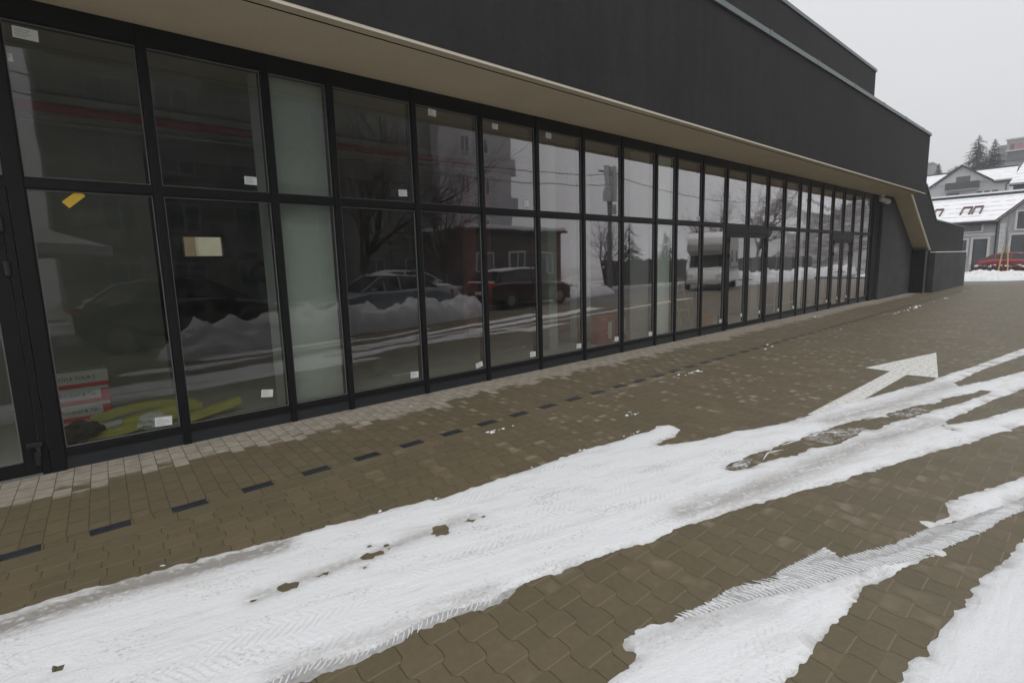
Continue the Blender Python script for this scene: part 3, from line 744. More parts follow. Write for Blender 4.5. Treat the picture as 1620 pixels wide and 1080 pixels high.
def door_leaf(x0, x1, z1, hinge_left, handle=True, st=.085, label=True):
    cx = (x0 + x1) / 2; f = MB(); z0 = .02
    f.box(x0 - cx, x0 + st - cx, .03, .10, z0, z1); f.box(x1 - st - cx, x1 - cx, .03, .10, z0, z1)
    f.box(x0 + st - cx, x1 - st - cx, .032, .098, z0, z0 + .11); f.box(x0 + st - cx, x1 - st - cx, .032, .098, z1 - .085, z1)
    d = f.build('door', 'frame_metal', bd, loc=(cx - OX, -.024, 0), bevel=.003)
    p, q = x0 + st - cx, x1 - st - cx
    bd_ = MB(); t = .009; c, e = z0 + .11, z1 - .085
    bd_.box(p, q, .05, .064, c, c + t); bd_.box(p, q, .05, .064, e - t, e); bd_.box(p, p + t, .05, .064, c + t, e - t); bd_.box(q - t, q, .05, .064, c + t, e - t)
    bd_.build('glazing_bead', 'bead_metal', d)
    MB().box(p, q, .066, .088, c, e).build('pane', 'pane_glass', d)
    hx = (x0 + .012 if hinge_left else x1 - .012) - cx
    for hz in (.15, 1.69, 2.03):
        MB().lathe([(.0, -.055), (.021, -.055), (.021, .055), (.0, .055)], (hx, .012, hz), 10).build('hinge', 'black_plastic', d)
    if handle:
        sx = (x1 - .045 if hinge_left else x0 + .045) - cx; dr = -1 if hinge_left else 1
        h = MB().box(sx - .018, sx + .018, .018, .030, .98, 1.20)
        h.tube([(sx, .03, 1.12), (sx, -.03, 1.12)], .011, 8); h.tube([(sx, -.026, 1.12), (sx + dr * .12, -.030, 1.12)], .010, 8)
        h.build('handle', 'black_plastic', d, bevel=.002)
    if label: MB().box(q - .115, q - .045, .0605, .062, .25, .33).build('sticker', 'label_paper', d)
    return d
def door_pair(x0, x1, zt):
    cx = (x0 + x1) / 2
    part(MB().box(x0, x0 + .05, .001, .14, 0, TR0).box(x1 - .05, x1, .001, .14, 0, TR0).box(x0 + .05, x1 - .05, .002, .139, zt, TR0), 'door_frame', 'frame_metal', bevel=.003)
    door_leaf(x0 + .055, cx - .004, zt - .006, True, True); door_leaf(cx + .004, x1 - .055, zt - .006, False, True)
    part(MB().box(x0 + .05, x1 - .05, .0, .12, 0, .018), 'threshold', 'bead_metal')
door_pair(MX[12] + hw, MX[14] - hw, 2.20)
door_pair(MX[19] + hw, MX[21] - hw, 2.12)
# single door at the left edge of the photo
part(MB().box(-1.20, -1.15, .001, .14, 0, TR0).box(-.20, -.15, .002, .145, 0, TR0).box(-1.15, -.20, .003, .139, 2.26, TR0), 'door_frame', 'frame_metal', bevel=.004)
dl = door_leaf(-1.145, -.204, 2.255, False, True, .102, False)
b = MB().box(.40, .50, -.012, .03, .25, .285).box(.455, .485, -.014, .028, .17, .25)
b.build('hinge_plate', 'black_plastic', dl, bevel=.004)
part(MB().box(-1.15, -.20, .0, .12, 0, .018), 'threshold', 'bead_metal')

# interior shell
part(MB().box(LFT, 22.03, .16, 6.2, -.05, .03), 'floor', 'inner_floor')
part(MB().box(LFT, 22.03, .17, 6.2, 3.70, 3.76), 'ceiling', 'inner_ceiling')
bw = MB()
bw.box(LFT, 2.02, 6.0, 6.2, .03, 3.7).box(2.72, 22.03, 6.0, 6.2, .03, 3.7).box(2.02, 2.72, 6.0, 6.2, .03, 1.95).box(2.02, 2.72, 6.0, 6.2, 2.33, 3.7)
part(bw, 'back_wall', 'inner_dark')
part(MB().box(2.02, 2.72, 6.03, 6.06, 1.93, 1.96).box(2.02, 2.05, 6.03, 6.06, 1.96, 2.33).box(2.69, 2.72, 6.03, 6.06, 1.96, 2.33), 'hatch_frame', 'carton_white')
part(MB().box(-1.5, 2.95, 9.8, 10.0, 0, 3.4), 'courtyard_wall', 'ochre_wall')
part(MB().box(2.951, 8.5, 9.9, 10.1, 0, 3.4), 'courtyard_wall', 'cream_wall')
part(MB().box(-3.4, 1.16, 3.0, 3.12, .03, 3.7), 'partition', 'inner_wall')
part(MB().box(-8.0, -7.8, .2, 6.0, .03, 3.7), 'partition', 'inner_dark')
part(MB().box(8.72, 9.75, 2.7, 2.85, .03, 3.7), 'red_partition', 'red_wall')
part(MB().box(6.9, 7.6, 3.6, 3.75, .03, 3.7), 'red_partition', 'red_wall')
part(MB().box(13.4, 22.0, 2.3, 2.4, .03, 3.7), 'partition', 'inner_wall')
part(MB().box(21.9, 22.02, .3, 6.0, .03, 3.7), 'partition', 'inner_wall')
for x0, x1, y0, y1 in ((1.86, 2.60, .20, .62), (8.70, 9.62, .14, .62), (15.58, 16.60, .14, .62), (2.05, 2.2, .9, 1.1), (6.9, 7.12, 1.1, 1.3), (7.9, 8.2, 1.2, 1.5), (10.4, 10.7, 1.25, 1.55), (14.5, 14.9, .8, 1.1), (17.5, 17.9, .9, 1.2), (19.4, 19.7, .9, 1.2)):
    part(MB().box(x0, x1, y0, y1, .03, 3.7), 'column', 'inner_white' if x1 - x0 > .6 and x0 > 3 else 'inner_pale', bevel=.01)
part(MB().tube([(-7.7, 2.0, 3.42), (21.8, 2.0, 3.42)], .055, 10), 'sprinkler_pipe', 'red_pipe', smooth=True)
part(MB().tube([(-7.7, 2.0, 3.27), (21.8, 2.0, 3.27)], .02, 8), 'conduit', 'bead_metal', smooth=True)
part(MB().box(-7.7, 21.8, 2.4, 2.9, 3.42, 3.66), 'air_duct', 'inner_ceiling')

# security camera under the overhang
sc = thing('security_camera', 'white bullet security camera under the tan overhang at the far end of the glazing', 'camera', (22.62, -.10, 3.735))
MB().lathe([(0, 0), (.06, 0), (.06, -.03), (.0, -.035)], n=14).build('mount', 'white_plastic', sc, smooth=True)
MB().tube([(0, 0, -.03), (0, -.01, -.05), (.03, -.02, -.085)], .018, 8).build('bracket', 'white_plastic', sc, smooth=True)
b = MB().lathe([(0, -.14), (.055, -.14), (.058, .12), (.05, .14), (0, .14)], n=14, axis='x'); b.v = [tuple(Matrix.Translation((.06, -.03, -.12)) @ Matrix.Rotation(R(16), 4, 'Y') @ Matrix.Rotation(R(-25), 4, 'Z') @ Vector(p)) for p in b.v]
b.build('housing', 'white_plastic', sc, smooth=True); sc.scale = (1.6, 1.6, 1.6)

# ------------------------------------------------------------------ things standing inside behind the glass
def text_on(parent, txt, size, loc, rot, mat):
    cu = bpy.data.curves.new('lettering', 'FONT'); cu.body = txt; cu.size = size; cu.extrude = .0004; cu.align_x = 'CENTER'; cu.align_y = 'CENTER'
    o = bpy.data.objects.new('lettering', cu); COL.objects.link(o)
    dg = bpy.context.evaluated_depsgraph_get(); me = bpy.data.meshes.new_from_object(o.evaluated_get(dg))
    bpy.data.objects.remove(o)
    q = bpy.data.objects.new('lettering', me); COL.objects.link(q); me.materials.clear(); me.materials.append(M[mat])
    q.parent = parent; q.location = loc; q.rotation_euler = rot
    return q
for i, (dx, dz, txt, lab) in enumerate(((0, .0, 'Suruburi & Tac', 'bottom white carton with a red band in the stack behind the left window'),
                                        (.0, .185, 'Suruburi & Tac', 'middle white carton with a red band in the stack behind the left window'),
                                        (.01, .37, 'OVLE YOUR S', 'top white carton of the stack behind the left window'))):
    c = thing('carton', lab, 'carton', (.16 + dx, 1.92, .03 + dz), 0, 'cartons stacked behind the left window')
    MB().box(-.235, .235, -.16, .16, .002, .182).build('box', 'carton_white', c, bevel=.004)
    MB().box(-.236, .236, -.1625, .1625, .002, .045).build('band', 'carton_red', c)
    if i < 2: MB().box(.16, .2362, -.1628, .1628, .045, .15).build('end_label', 'carton_red', c)
    text_on(c, txt, .052, (-.04, -.1635, .105), (R(90), 0, 0), 'ink_black')
def board(loc, L, rz, ry, sag, lab):
    b = MB(); n = 10
    pts = [(L * (i / (n - 1) - .5), .0, sag * math.sin(math.pi * i / (n - 1))) for i in range(n)]
    vs = []; w, h = .055, .035
    for x, y, z in pts: vs += [(x, -w, z), (x, w, z), (x, w, z + h * 2), (x, -w, z + h * 2)]
    fs = [(i * 4 + j, i * 4 + (j + 1) % 4, i * 4 + 4 + (j + 1) % 4, i * 4 + 4 + j) for i in range(n - 1) for j in range(4)] + [(0, 1, 2, 3), (n * 4 - 4, n * 4 - 3, n * 4 - 2, n * 4 - 1)]
    o = b.add(vs, fs).build('foam_board', 'foam_yellow', bevel=.004, loc=loc); o.rotation_euler = (0, ry, rz)
    tag(o, lab, 'foam strip', 'yellow foam strips on the floor behind the left windows')
board((.66, 1.18, .11), .95, R(4), R(0), .06, 'yellow foam strip arching at the back of the pile behind the left window')
board((.50, .78, .05), .80, R(14), R(-4), .0, 'yellow foam strip lying lowest in front of the pile behind the left window')
board((.78, .93, .10), .75, R(8), R(-3), .02, 'yellow foam strip in the middle of the pile behind the left window')
board((1.22, .78, .08), .62, R(12), R(-8), .0, 'yellow foam strip sticking out to the right behind the second window')
def crumple(name, loc, r, flat, mat, lab, cat, seed):
    rr = random.Random(seed); bm = bmesh.new(); bmesh.ops.create_icosphere(bm, subdivisions=3, radius=r)
    for v in bm.verts:
        n = mnoise.noise(v.co * (2.2 / r) + Vector((seed, 0, 0))) * .45 + mnoise.noise(v.co * (5 / r)) * .22
        v.co *= 1 + n; v.co.z *= flat
    zmin = min(v.co.z for v in bm.verts)
    for v in bm.verts: v.co.z -= zmin
    me = bpy.data.meshes.new(name); bm.to_mesh(me); bm.free(); me.materials.append(M[mat])
    o = bpy.data.objects.new(name, me); COL.objects.link(o); o.location = loc; return tag(o, lab, cat)
crumple('plastic_bag', (.66, .60, .03), .13, .7, 'plastic_sheet', 'crumpled translucent bag in front of the yellow foam strips', 'bag', 3)
crumple('plastic_wrap', (.10, .72, .03), .16, .6, 'inner_dark', 'dark heap of packing wrap left of the yellow foam strips', 'wrap', 9)
o = MB().prism([(-.13, -.03), (.12, -.05), (.14, .02), (-.08, .05)], 'z', 0, .02).build('foam_offcut', 'carton_white', loc=(.28, .80, .13)); o.rotation_euler = (R(20), R(-6), R(10)); tag(o, 'white foam offcut lying left of the yellow strips', 'offcut')
o = MB().prism([(-.22, -.03), (.2, -.04), (.24, .02), (.0, .05), (-.2, .03)], 'z', 0, .02).build('plastic_strip', 'plastic_sheet', loc=(3.15, .55, .04)); o.rotation_euler = (0, 0, R(14)); tag(o, 'bluish strip of plastic on the floor behind the fourth window', 'plastic strip')
o = MB().box(-.3, .3, -.02, .02, 0, .02).build('floor_batten', 'carton_white', loc=(4.0, 1.2, .03)); o.rotation_euler = (0, 0, R(-9)); tag(o, 'pale thin batten lying on the floor behind the fifth window', 'batten')
def barrel(x, y, lab):
    t = thing('drum', lab, 'drum', (x, y, .03), 0, 'red drums behind the glass')
    MB().lathe([(0, 0), (.20, 0), (.21, .02), (.20, .06), (.205, .19), (.215, .20), (.205, .21), (.205, .36), (.215, .37), (.205, .38), (.20, .52), (.21, .545), (.19, .55)], n=24).build('shell', 'red_paint', t, smooth=True)
    MB().lathe([(.19, .545), (.10, .55), (.0, .55)], n=24).build('lid', 'carton_red', t)
    MB().box(-.05, .05, -.2135, -.20, .12, .45).build('label', 'carton_white', t)
barrel(8.1, .85, 'red drum with a pale label behind the eighth window'); barrel(8.75, 1.0, 'red drum partly hidden by the mullion right of the labelled one')
ld = thing('step_ladder', 'yellowish folding step ladder standing behind the window left of the double door', 'ladder', (10.95, .95, .03))
for sy in (-1, 1):
    MB().tube([(-.22, .3 * sy, 0), (-.17, .02 * sy, 1.15)], .018, 6).build('rail', 'wood_pale', ld); MB().tube([(.22, .3 * sy, 0), (.17, .02 * sy, 1.15)], .018, 6).build('rail', 'wood_pale', ld)
for k in range(4):
    f = (k + 1) / 5; MB().obox((0, -.3 + .28 * f, 1.15 * f), (.40, .07, .02)).build('tread', 'wood_pale', ld)
MB().box(-.19, .19, -.06, .06, 1.15, 1.18).build('top', 'wood_pale', ld)
o = thing('crate', 'orange crate on the floor behind the window beside the double door', 'crate', (11.95, .8, .03))
MB().box(-.2, .2, -.15, .15, 0, .03).build('base', 'orange_paint', o)
MB().box(-.2, .2, -.15, -.13, .03, .3).box(-.2, .2, .13, .15, .03, .3).box(-.2, -.18, -.13, .13, .03, .3).box(.18, .2, -.13, .13, .03, .3).build('sides', 'orange_paint', o)

# ------------------------------------------------------------------ vehicles
def car(name, label, loc, rz, paint, style, snow=False, group=None):
    """x runs forward; rear bumper at 0"""
    t = thing(name, label, 'car', loc, rz, group)
    L, W = style['L'], style['W'] / 2
    st = style['st']          # x, bottom z, shoulder z, deck z, half-width factor
    b = MB(); vs = []; n = len(st)
    for x, z0, zs, zd, wf in st:
        w = W * wf
        vs += [(x, -w * .80, z0), (x, -w * .96, z0 + .06), (x, -w, (z0 + zs) * .5), (x, -w * .985, zs), (x, -w * .90, zd), (x, -w * .4, zd + .025),
               (x, w * .4, zd + .025), (x, w * .90, zd), (x, w * .985, zs), (x, w, (z0 + zs) * .5), (x, w * .96, z0 + .06), (x, w * .80, z0)]
    fs = [(i * 12 + j, i * 12 + (j + 1) % 12, i * 12 + 12 + (j + 1) % 12, i * 12 + 12 + j) for i in range(n - 1) for j in range(12)]
    fs += [tuple(range(12)), tuple(range((n - 1) * 12 + 11, (n - 1) * 12 - 1, -1))]
    body = b.add(vs, fs).build('body', paint, t, smooth=True, bevel=.02)
    # glasshouse: dark glass loft, then roof and pillars in paint just proud of it
    gh = style['gh']           # x, base z, top z (loft stations); base width, top width
    b = MB(); vs = []; m = len(gh)
    for x, zb, zt, wb, wt in gh: vs += [(x, -W * wb, zb), (x, -W * wt, zt), (x, W * wt, zt), (x, W * wb, zb)]
    fs = [(i * 4 + j, i * 4 + j + 1, i * 4 + 5 + j, i * 4 + 4 + j) for i in range(m - 1) for j in range(3)] + [(0, 1, 2, 3), (m * 4 - 1, m * 4 - 2, m * 4 - 3, m * 4 - 4)]
    b.add(vs, fs).build('window', 'car_glass', t)
    b = MB(); vs = []; rf = [g for g in gh if g[2] > style['rz']]; k = len(rf)
    for x, zb, zt, wb, wt in rf: vs += [(x, -W * (wt + .012), zt - .05), (x, -W * (wt + .006), zt + .006), (x, 0, zt + .035), (x, W * (wt + .006), zt + .006), (x, W * (wt + .012), zt - .05)]
    fs = [(i * 5 + j, i * 5 + j + 1, i * 5 + 6 + j, i * 5 + 5 + j) for i in range(k - 1) for j in range(4)] + [(0, 1, 2, 3, 4), (k * 5 - 1, k * 5 - 2, k * 5 - 3, k * 5 - 4, k * 5 - 5)]
    b.add(vs, fs).build('roof', 'snow_clean' if snow else paint, t, smooth=True)
    for s in (-1, 1):
        b = MB()
        for i0, i1 in ((0, 1), (m - 2, m - 1)):
            a, c = gh[i0], gh[i1]
            b.tube([(a[0], s * W * (a[3] + .006), a[1]), (a[0], s * W * (a[4] + .006), a[2]) if a[2] - a[1] > .1 else (a[0], s * W * (a[3] + .006), a[1] + .02), (c[0], s * W * (c[4] + .006), c[2])], .03, 6)
        for x in style['pil']:
            zb = np.interp(x, [g[0] for g in gh], [g[1] for g in gh]); zt = np.interp(x, [g[0] for g in gh], [g[2] for g in gh]); wb = np.interp(x, [g[0] for g in gh], [g[3] for g in gh]); wt = np.interp(x, [g[0] for g in gh], [g[4] for g in gh])
            b.tube([(x, s * W * (wb + .004), zb), (x, s * W * (wt + .004), zt)], .035, 6)
        b.build('pillar', paint, t)
        mr = MB().obox((style['mir'], s * (W + .09), style['mz']), (.13, .20, .13)).build('mirror', paint, t, bevel=.03)
        for x in style['wh']:
            r = style['r']
            MB().lathe([(r + .055, -.03), (r + .075, .0), (r + .055, .012), (r - .04, .012)], (x, s * (W * .985), r), 20, 'y').build('arch', 'black_plastic', t)
            w = MB().lathe([(r * .55, -.09), (r * .93, -.10), (r, -.06), (r, .06), (r * .93, .10), (r * .62, .095)], (x, s * (W - .07), r), 22, 'y').build('tyre', 'tyre_rubber', t, smooth=True)
            q = MB().lathe([(r * .64, .0), (r * .60, .02 * s), (r * .2, .01 * s), (0, .025 * s)], (x, s * (W - .0), r), 22, 'y')
            for a in range(5):
                an = 2 * math.pi * a / 5; q.obox((x + math.cos(an) * r * .35, s * (W + .02), r + math.sin(an) * r * .35), (r * .6, .02, .05), 0, 0, -an)
            q.build('rim', 'rim_metal', w)
        MB().obox((.06, s * W * .72, style['lz']), (.14, .30, .16)).build('tail_light', 'lamp_red', t, bevel=.03)
        MB().obox((L - .12, s * W * .72, style['hz']), (.22, .34, .13)).build('headlight', 'lamp_clear', t, bevel=.03)
    MB().obox((.0, 0, .62), (.03, .5, .12)).build('number_plate', 'white_plastic', t)
    MB().box(.15, L - .15, -W * .9, W * .9, .18, .32).build('underbody', 'black_plastic', t)
    if snow:
        a, c = gh[len(gh) // 2 - 1], gh[len(gh) // 2]
        MB().box(.05, style['st'][1][0] + .3, -W * .8, W * .8, st[1][3] + .01, st[1][3] + .06).build('boot_snow', 'snow_clean', t, bevel=.03)
    return t
SEDAN = dict(L=4.5, W=1.76, st=[(0, .42, .78, .86, .86), (.25, .28, .86, .99, .95), (.9, .24, .90, 1.0, 1.0), (2.2, .22, .90, .96, 1.0), (3.1, .22, .88, .95, 1.0), (3.8, .24, .80, .86, .97), (4.3, .28, .70, .74, .90), (4.5, .40, .60, .63, .78)],
             gh=[(.55, .95, .99, .86, .84), (1.25, .95, 1.38, .88, .70), (1.9, .94, 1.44, .90, .70), (2.5, .94, 1.41, .90, .70), (3.25, .93, .97, .88, .84)], rz=1.2, pil=(1.95,), mir=2.95, mz=1.0, wh=(.85, 3.55), r=.31, lz=.82, hz=.66)
HATCH = dict(L=4.15, W=1.78, st=[(0, .45, .80, .90, .88), (.2, .30, .92, 1.02, .96), (.8, .26, 1.04, 1.13, 1.0), (2.0, .24, 1.02, 1.10, 1.0), (2.9, .24, 1.0, 1.06, 1.0), (3.5, .26, .90, .97, .98), (4.0, .30, .76, .80, .90), (4.15, .42, .62, .66, .78)],
             gh=[(.22, 1.06, 1.13, .86, .82), (.75, 1.10, 1.44, .88, .70), (1.3, 1.09, 1.54, .90, .71), (2.0, 1.07, 1.55, .90, .71), (2.45, 1.06, 1.50, .90, .70), (3.25, 1.02, 1.07, .88, .84)], rz=1.3, pil=(.95, 1.75), mir=2.85, mz=1.1, wh=(.72, 3.3), r=.34, lz=.93, hz=.80)
WAGON = dict(L=4.6, W=1.78, st=HATCH['st'][:1] + [(.2, .30, .88, .98, .96), (.9, .26, .94, 1.0, 1.0), (2.3, .24, .94, .98, 1.0), (3.2, .24, .92, .97, 1.0), (3.9, .26, .84, .90, .97), (4.45, .30, .70, .74, .90), (4.6, .42, .58, .62, .78)],
             gh=[(.15, .95, 1.02, .86, .82), (.50, .96, 1.40, .88, .71), (1.4, .96, 1.49, .90, .72), (2.3, .95, 1.49, .90, .72), (2.75, .95, 1.44, .90, .71), (3.5, .94, .98, .88, .84)], rz=1.25, pil=(1.2, 2.1), mir=3.15, mz=1.03, wh=(.8, 3.6), r=.32, lz=.90, hz=.70)
car('parked_car', 'glossy red hatchback parked in front of the grey house beyond the hedge', (51.0, .66, 0), R(-90), 'car_red', HATCH)
car('parked_car', 'red car almost wholly hidden behind the end of the low dark block', (50.0, 6.2, 0), R(-90), 'car_red', HATCH)
car('parked_car', 'black car reflected dark in the second window behind the ploughed snow', (.3, -8.6, 0), R(0), 'car_black', HATCH)
car('parked_car', 'silver sedan with snow on its roof reflected in the fourth window', (10.1, -9.4, 0), R(180), 'car_silver', SEDAN, True)
car('parked_car', 'white car reflected behind the silver sedan in the fifth window', (8.5, -12.6, -.01), R(4), 'car_white', HATCH, True)
car('parked_car', 'dark red estate car with a snowy roof reflected in the sixth and seventh windows', (12.2, -9.9, 0), R(-3), 'car_maroon', WAGON, True)

# camper van reflected beside the double door
cv = thing('camper_van', 'white camper van with a rounded alcove over the cab reflected left of the double door', 'camper van', (32.2, -10.7, 0), R(160))
prof = [(0, .55), (.0, 2.95), (.2, 3.08), (4.0, 3.15), (5.0, 3.12), (5.45, 2.85), (5.55, 2.45), (5.3, 2.10), (4.75, 1.95), (5.5, 1.15), (5.5, .4), (4.2, .35), (1.2, .35)]
MB().prism(prof, 'y', -1.1, 1.1).build('body', 'car_white', cv, bevel=.12)
MB().obox((5.13, 0, 1.55), (.05, 1.8, .86), 0, 0, R(-43)).build('windscreen', 'car_glass', cv)
MB().prism([(5.3, 1.14), (6.05, 1.0), (6.2, .6), (6.15, .32), (5.3, .32)], 'y', -.95, .95).build('bonnet', 'car_white', cv, bevel=.08)
for s in (-1, 1):
    MB().box(.8, 2.0, s * 1.10 - .01, s * 1.10 + .01, 1.5, 2.15).build('window', 'car_glass', cv); MB().box(2.9, 3.7, s * 1.10 - .01, s * 1.10 + .01, 1.5, 2.15).build('window', 'car_glass', cv)
    MB().box(4.2, 4.75, s * 1.10 - .01, s * 1.10 + .01, 1.2, 1.85).build('window', 'car_glass', cv)
    MB().box(.02, 4.2, s * 1.105 - .01, s * 1.105 + .01, 1.12, 1.2).build('stripe', 'block_dark', cv)
    for x in (1.3, 5.35):
        w = MB().lathe([(.2, -.1), (.33, -.1), (.36, -.05), (.36, .05), (.33, .1), (.2, .1)], (x, s * .98, .36), 20, 'y').build('tyre', 'tyre_rubber', cv, smooth=True)
        MB().lathe([(.22, 0), (.1, .02 * s), (0, .02 * s)], (x, s * 1.08, .36), 16, 'y').build('rim', 'rim_metal', w)
    MB().obox((6.08, s * .7, .78), (.2, .3, .18)).build('headlight', 'lamp_clear', cv, bevel=.03)

# ------------------------------------------------------------------ ploughed snow, kerb, hedge
def bank(name, path, wid, hgt, label, seed, mat='snow_bank'):
    pts = [Vector(p) for p in path]; ln = [0]
    for a, b in zip(pts, pts[1:]): ln.append(ln[-1] + (b - a).length)
    T = ln[-1]; nu = int(T / .11) + 2; nv = 26; vs = []
    for i in range(nu):
        s = T * i / (nu - 1); k = max(j for j in range(len(pts) - 1) if ln[j] <= s + 1e-6); f = (s - ln[k]) / (ln[k + 1] - ln[k])
        p = pts[k].lerp(pts[k + 1], min(1, f)); t = (pts[k + 1] - pts[k]).normalized(); nr = Vector((-t.y, t.x))
        e = min(1, min(s, T - s) / (wid * .5)); e = math.sqrt(max(0, e))
        wv = wid * (.85 + .3 * mnoise.noise(Vector((s * .5, seed, 0))))
        for j in range(nv):
            c = 2 * j / (nv - 1) - 1
            q = p + nr * (c * wv / 2 * (.3 + .7 * e)) + t * mnoise.noise(Vector((s, c * 3, seed))) * .05
            n = mnoise.noise(Vector((q.x * .8, q.y * .8, seed))) * .35 + mnoise.noise(Vector((q.x * 2.6, q.y * 2.6, seed))) * .34 + mnoise.noise(Vector((q.x * 7, q.y * 7, seed))) * .15
            z = hgt * e * max(0, (1 - c * c) ** .8) * (.85 + n) - .02 * (abs(c) > .97)
            vs.append((q.x, q.y, z))
    fs = [(i * nv + j, i * nv + j + 1, (i + 1) * nv + j + 1, (i + 1) * nv + j) for i in range(nu - 1) for j in range(nv - 1)]
    o = MB().add(vs, fs).build(name, mat, smooth=True); return tag(o, label, 'snow bank')
bank('snow_bank', [(40.2, 7), (40.6, 1.0), (42.0, -1.2), (45.3, -3.4), (46, -7)], 3.6, .50, 'white ploughed snow bank in front of the red car beyond the dark block', 1)
bank('snow_bank', [(1.5, -6.15), (3.7, -6.75), (5.7, -7.35), (8.0, -7.6), (11.2, -8.5)], 1.5, .75, 'ploughed snow bank reflected low across the left windows', 5)
bank('snow_bank', [(30, -10.4), (42, -10.0), (58, -10.6)], 2.2, .8, 'white snow bank reflected across the far right windows', 8)
bank('snow_bank', [(13, -11.3), (18, -11.6), (23, -12.2)], 1.6, .5, 'low snow bank reflected behind the estate car', 11)
o = MB().box(44.2, 44.42, -12, -1.6, -.02, .12).build('kerb', 'curb_stone'); tag(o, 'dark kerb stone edge in front of the snow bank at the right edge', 'kerb', kind='structure')
hd = thing('hedge', 'low leafless brown hedge in front of the red car', 'hedge', (47.6, -2.2, 0))
rg = random.Random(11); b = MB()
for _ in range(1500):
    x, y = rg.uniform(-.35, .35), rg.uniform(-4.5, 2.9); z = rg.uniform(.1, .75); a = rg.uniform(0, 6.28); l = rg.uniform(.12, .3)
    b.tube([(x, y, z), (x + math.cos(a) * l * .5, y + math.sin(a) * l * .5, z + l * .8)], .012, 3, False)
b.build('twigs', 'twig_brown', hd)
b = MB()
for k in range(40): b.tube([(rg.uniform(-.2, .2), -4.5 + k * .185, 0), (rg.uniform(-.25, .25), -4.5 + k * .185 + rg.uniform(-.1, .1), .62)], .018, 4, False)
b.build('stems', 'bark_brown', hd)
b = MB()
for _ in range(60): b.lathe([(.10, 0), (.07, .05), (0, .07)], (rg.uniform(-.3, .3), rg.uniform(-4.5, 2.9), rg.uniform(.6, .74)), 7)
b.build('snow_caps', 'snow_clean', hd)

def bare_tree_meshes(H, seed, spread=.55, depth=6):
    rg = random.Random(seed); tr, tw = MB(), MB()
    def grow(p, d, L, r, lev):
        pts = [p]; q = p.copy(); dd = d.copy(); n = 4
        for i in range(n):
            dd = (dd + Vector((rg.gauss(0, .12), rg.gauss(0, .12), rg.gauss(.03, .08)))).normalized(); q = q + dd * (L / n); pts.append(q.copy())
        (tr if lev <= 2 else tw).tube(pts, [r * (1 - .12 * i) for i in range(n + 1)], 6 if lev <= 1 else 4 if lev < 4 else 3, False)
        if lev >= depth: return
        for c in range(rg.choice((2, 3, 3)) if lev else 5):
            f = rg.uniform(.35, 1.0) if lev else rg.uniform(.6, 1.0); b0 = pts[max(1, int(f * n))]
            a = rg.uniform(0, 6.28); up = dd.orthogonal().normalized(); side = Matrix.Rotation(a, 3, dd) @ up
            nd = (dd + side * rg.uniform(spread * .8, spread * 1.7)).normalized()
            grow(b0, nd, L * rg.uniform(.6, .82), r * rg.uniform(.42, .6), lev + 1)
        grow(q, dd, L * .75, r * .55, lev + 1)
    grow(Vector((0, 0, -.1)), Vector((.03, 0, 1)), H * .30, H * .016, 0)
    return tr, tw
def bare_tree(label, loc, H, seed, depth=5, group=None):
    t = thing('bare_tree', label, 'tree', loc, rg.uniform(0, 6), group); a, b = bare_tree_meshes(H, seed, depth=depth)
    a.build('trunk', 'bark_brown', t); b.build('crown', 'twig_brown', t); return t
bare_tree('large bare tree reflected in the fourth window before the apartment block', (9.0, -13.4, 0), 10.5, 3)
bare_tree('bare tree reflected in the fifth window beside the pale end of the apartment block', (15.5, -17.0, 0), 9.5, 8)
bare_tree('bare bushy tree reflected in the two windows left of the double door', (46.5, -17.5, 0), 9.5, 21)
bare_tree('bare tree with arching limbs reflected above the double door', (56.0, -19.0, 0), 12, 31)
bare_tree('slim bare tree reflected beside the pole in the eighth window', (28.5, -17.0, 0), 6.5, 42, 4)
bare_tree('bare tree reflected over snowy roofs in the windows right of the double door', (88.0, -22.0, 0), 13, 52)

# sapling with its stakes by the hedge
sp = thing('sapling', 'thin leafless sapling standing between wooden stakes before the red car', 'sapling', (45.6, -1.22, 0))
MB().tube([(0, 0, 0), (.01, .02, 1.2), (-.02, .0, 2.4), (.0, .02, 3.9)], [.022, .018, .012, .005], 6).build('trunk', 'twig_brown', sp)
b = MB()
for k in range(16):
    z = 1.3 + k * .15; a = k * 2.4; l = .9 - .04 * k; b.tube([(0, 0, z), (math.cos(a) * l * .3, math.sin(a) * l * .3, z + l * .5), (math.cos(a) * l * .42, math.sin(a) * l * .42, z + l)], [.008, .005, .003], 4)
b.build('branches', 'twig_brown', sp)
o = MB().tube([(0, .12, 0), (-.02, -.05, 2.0)], .035, 6).build('wooden_stake', 'wood_pale', loc=(45.5, -1.08, 0)); tag(o, 'pale wooden stake leaning left of the sapling', 'stake')
o = MB().tube([(0, -.05, 0), (0, .06, 1.95)], .035, 6).build('wooden_stake', 'wood_pale', loc=(45.5, -1.40, 0)); tag(o, 'pale wooden stake leaning right of the sapling', 'stake')

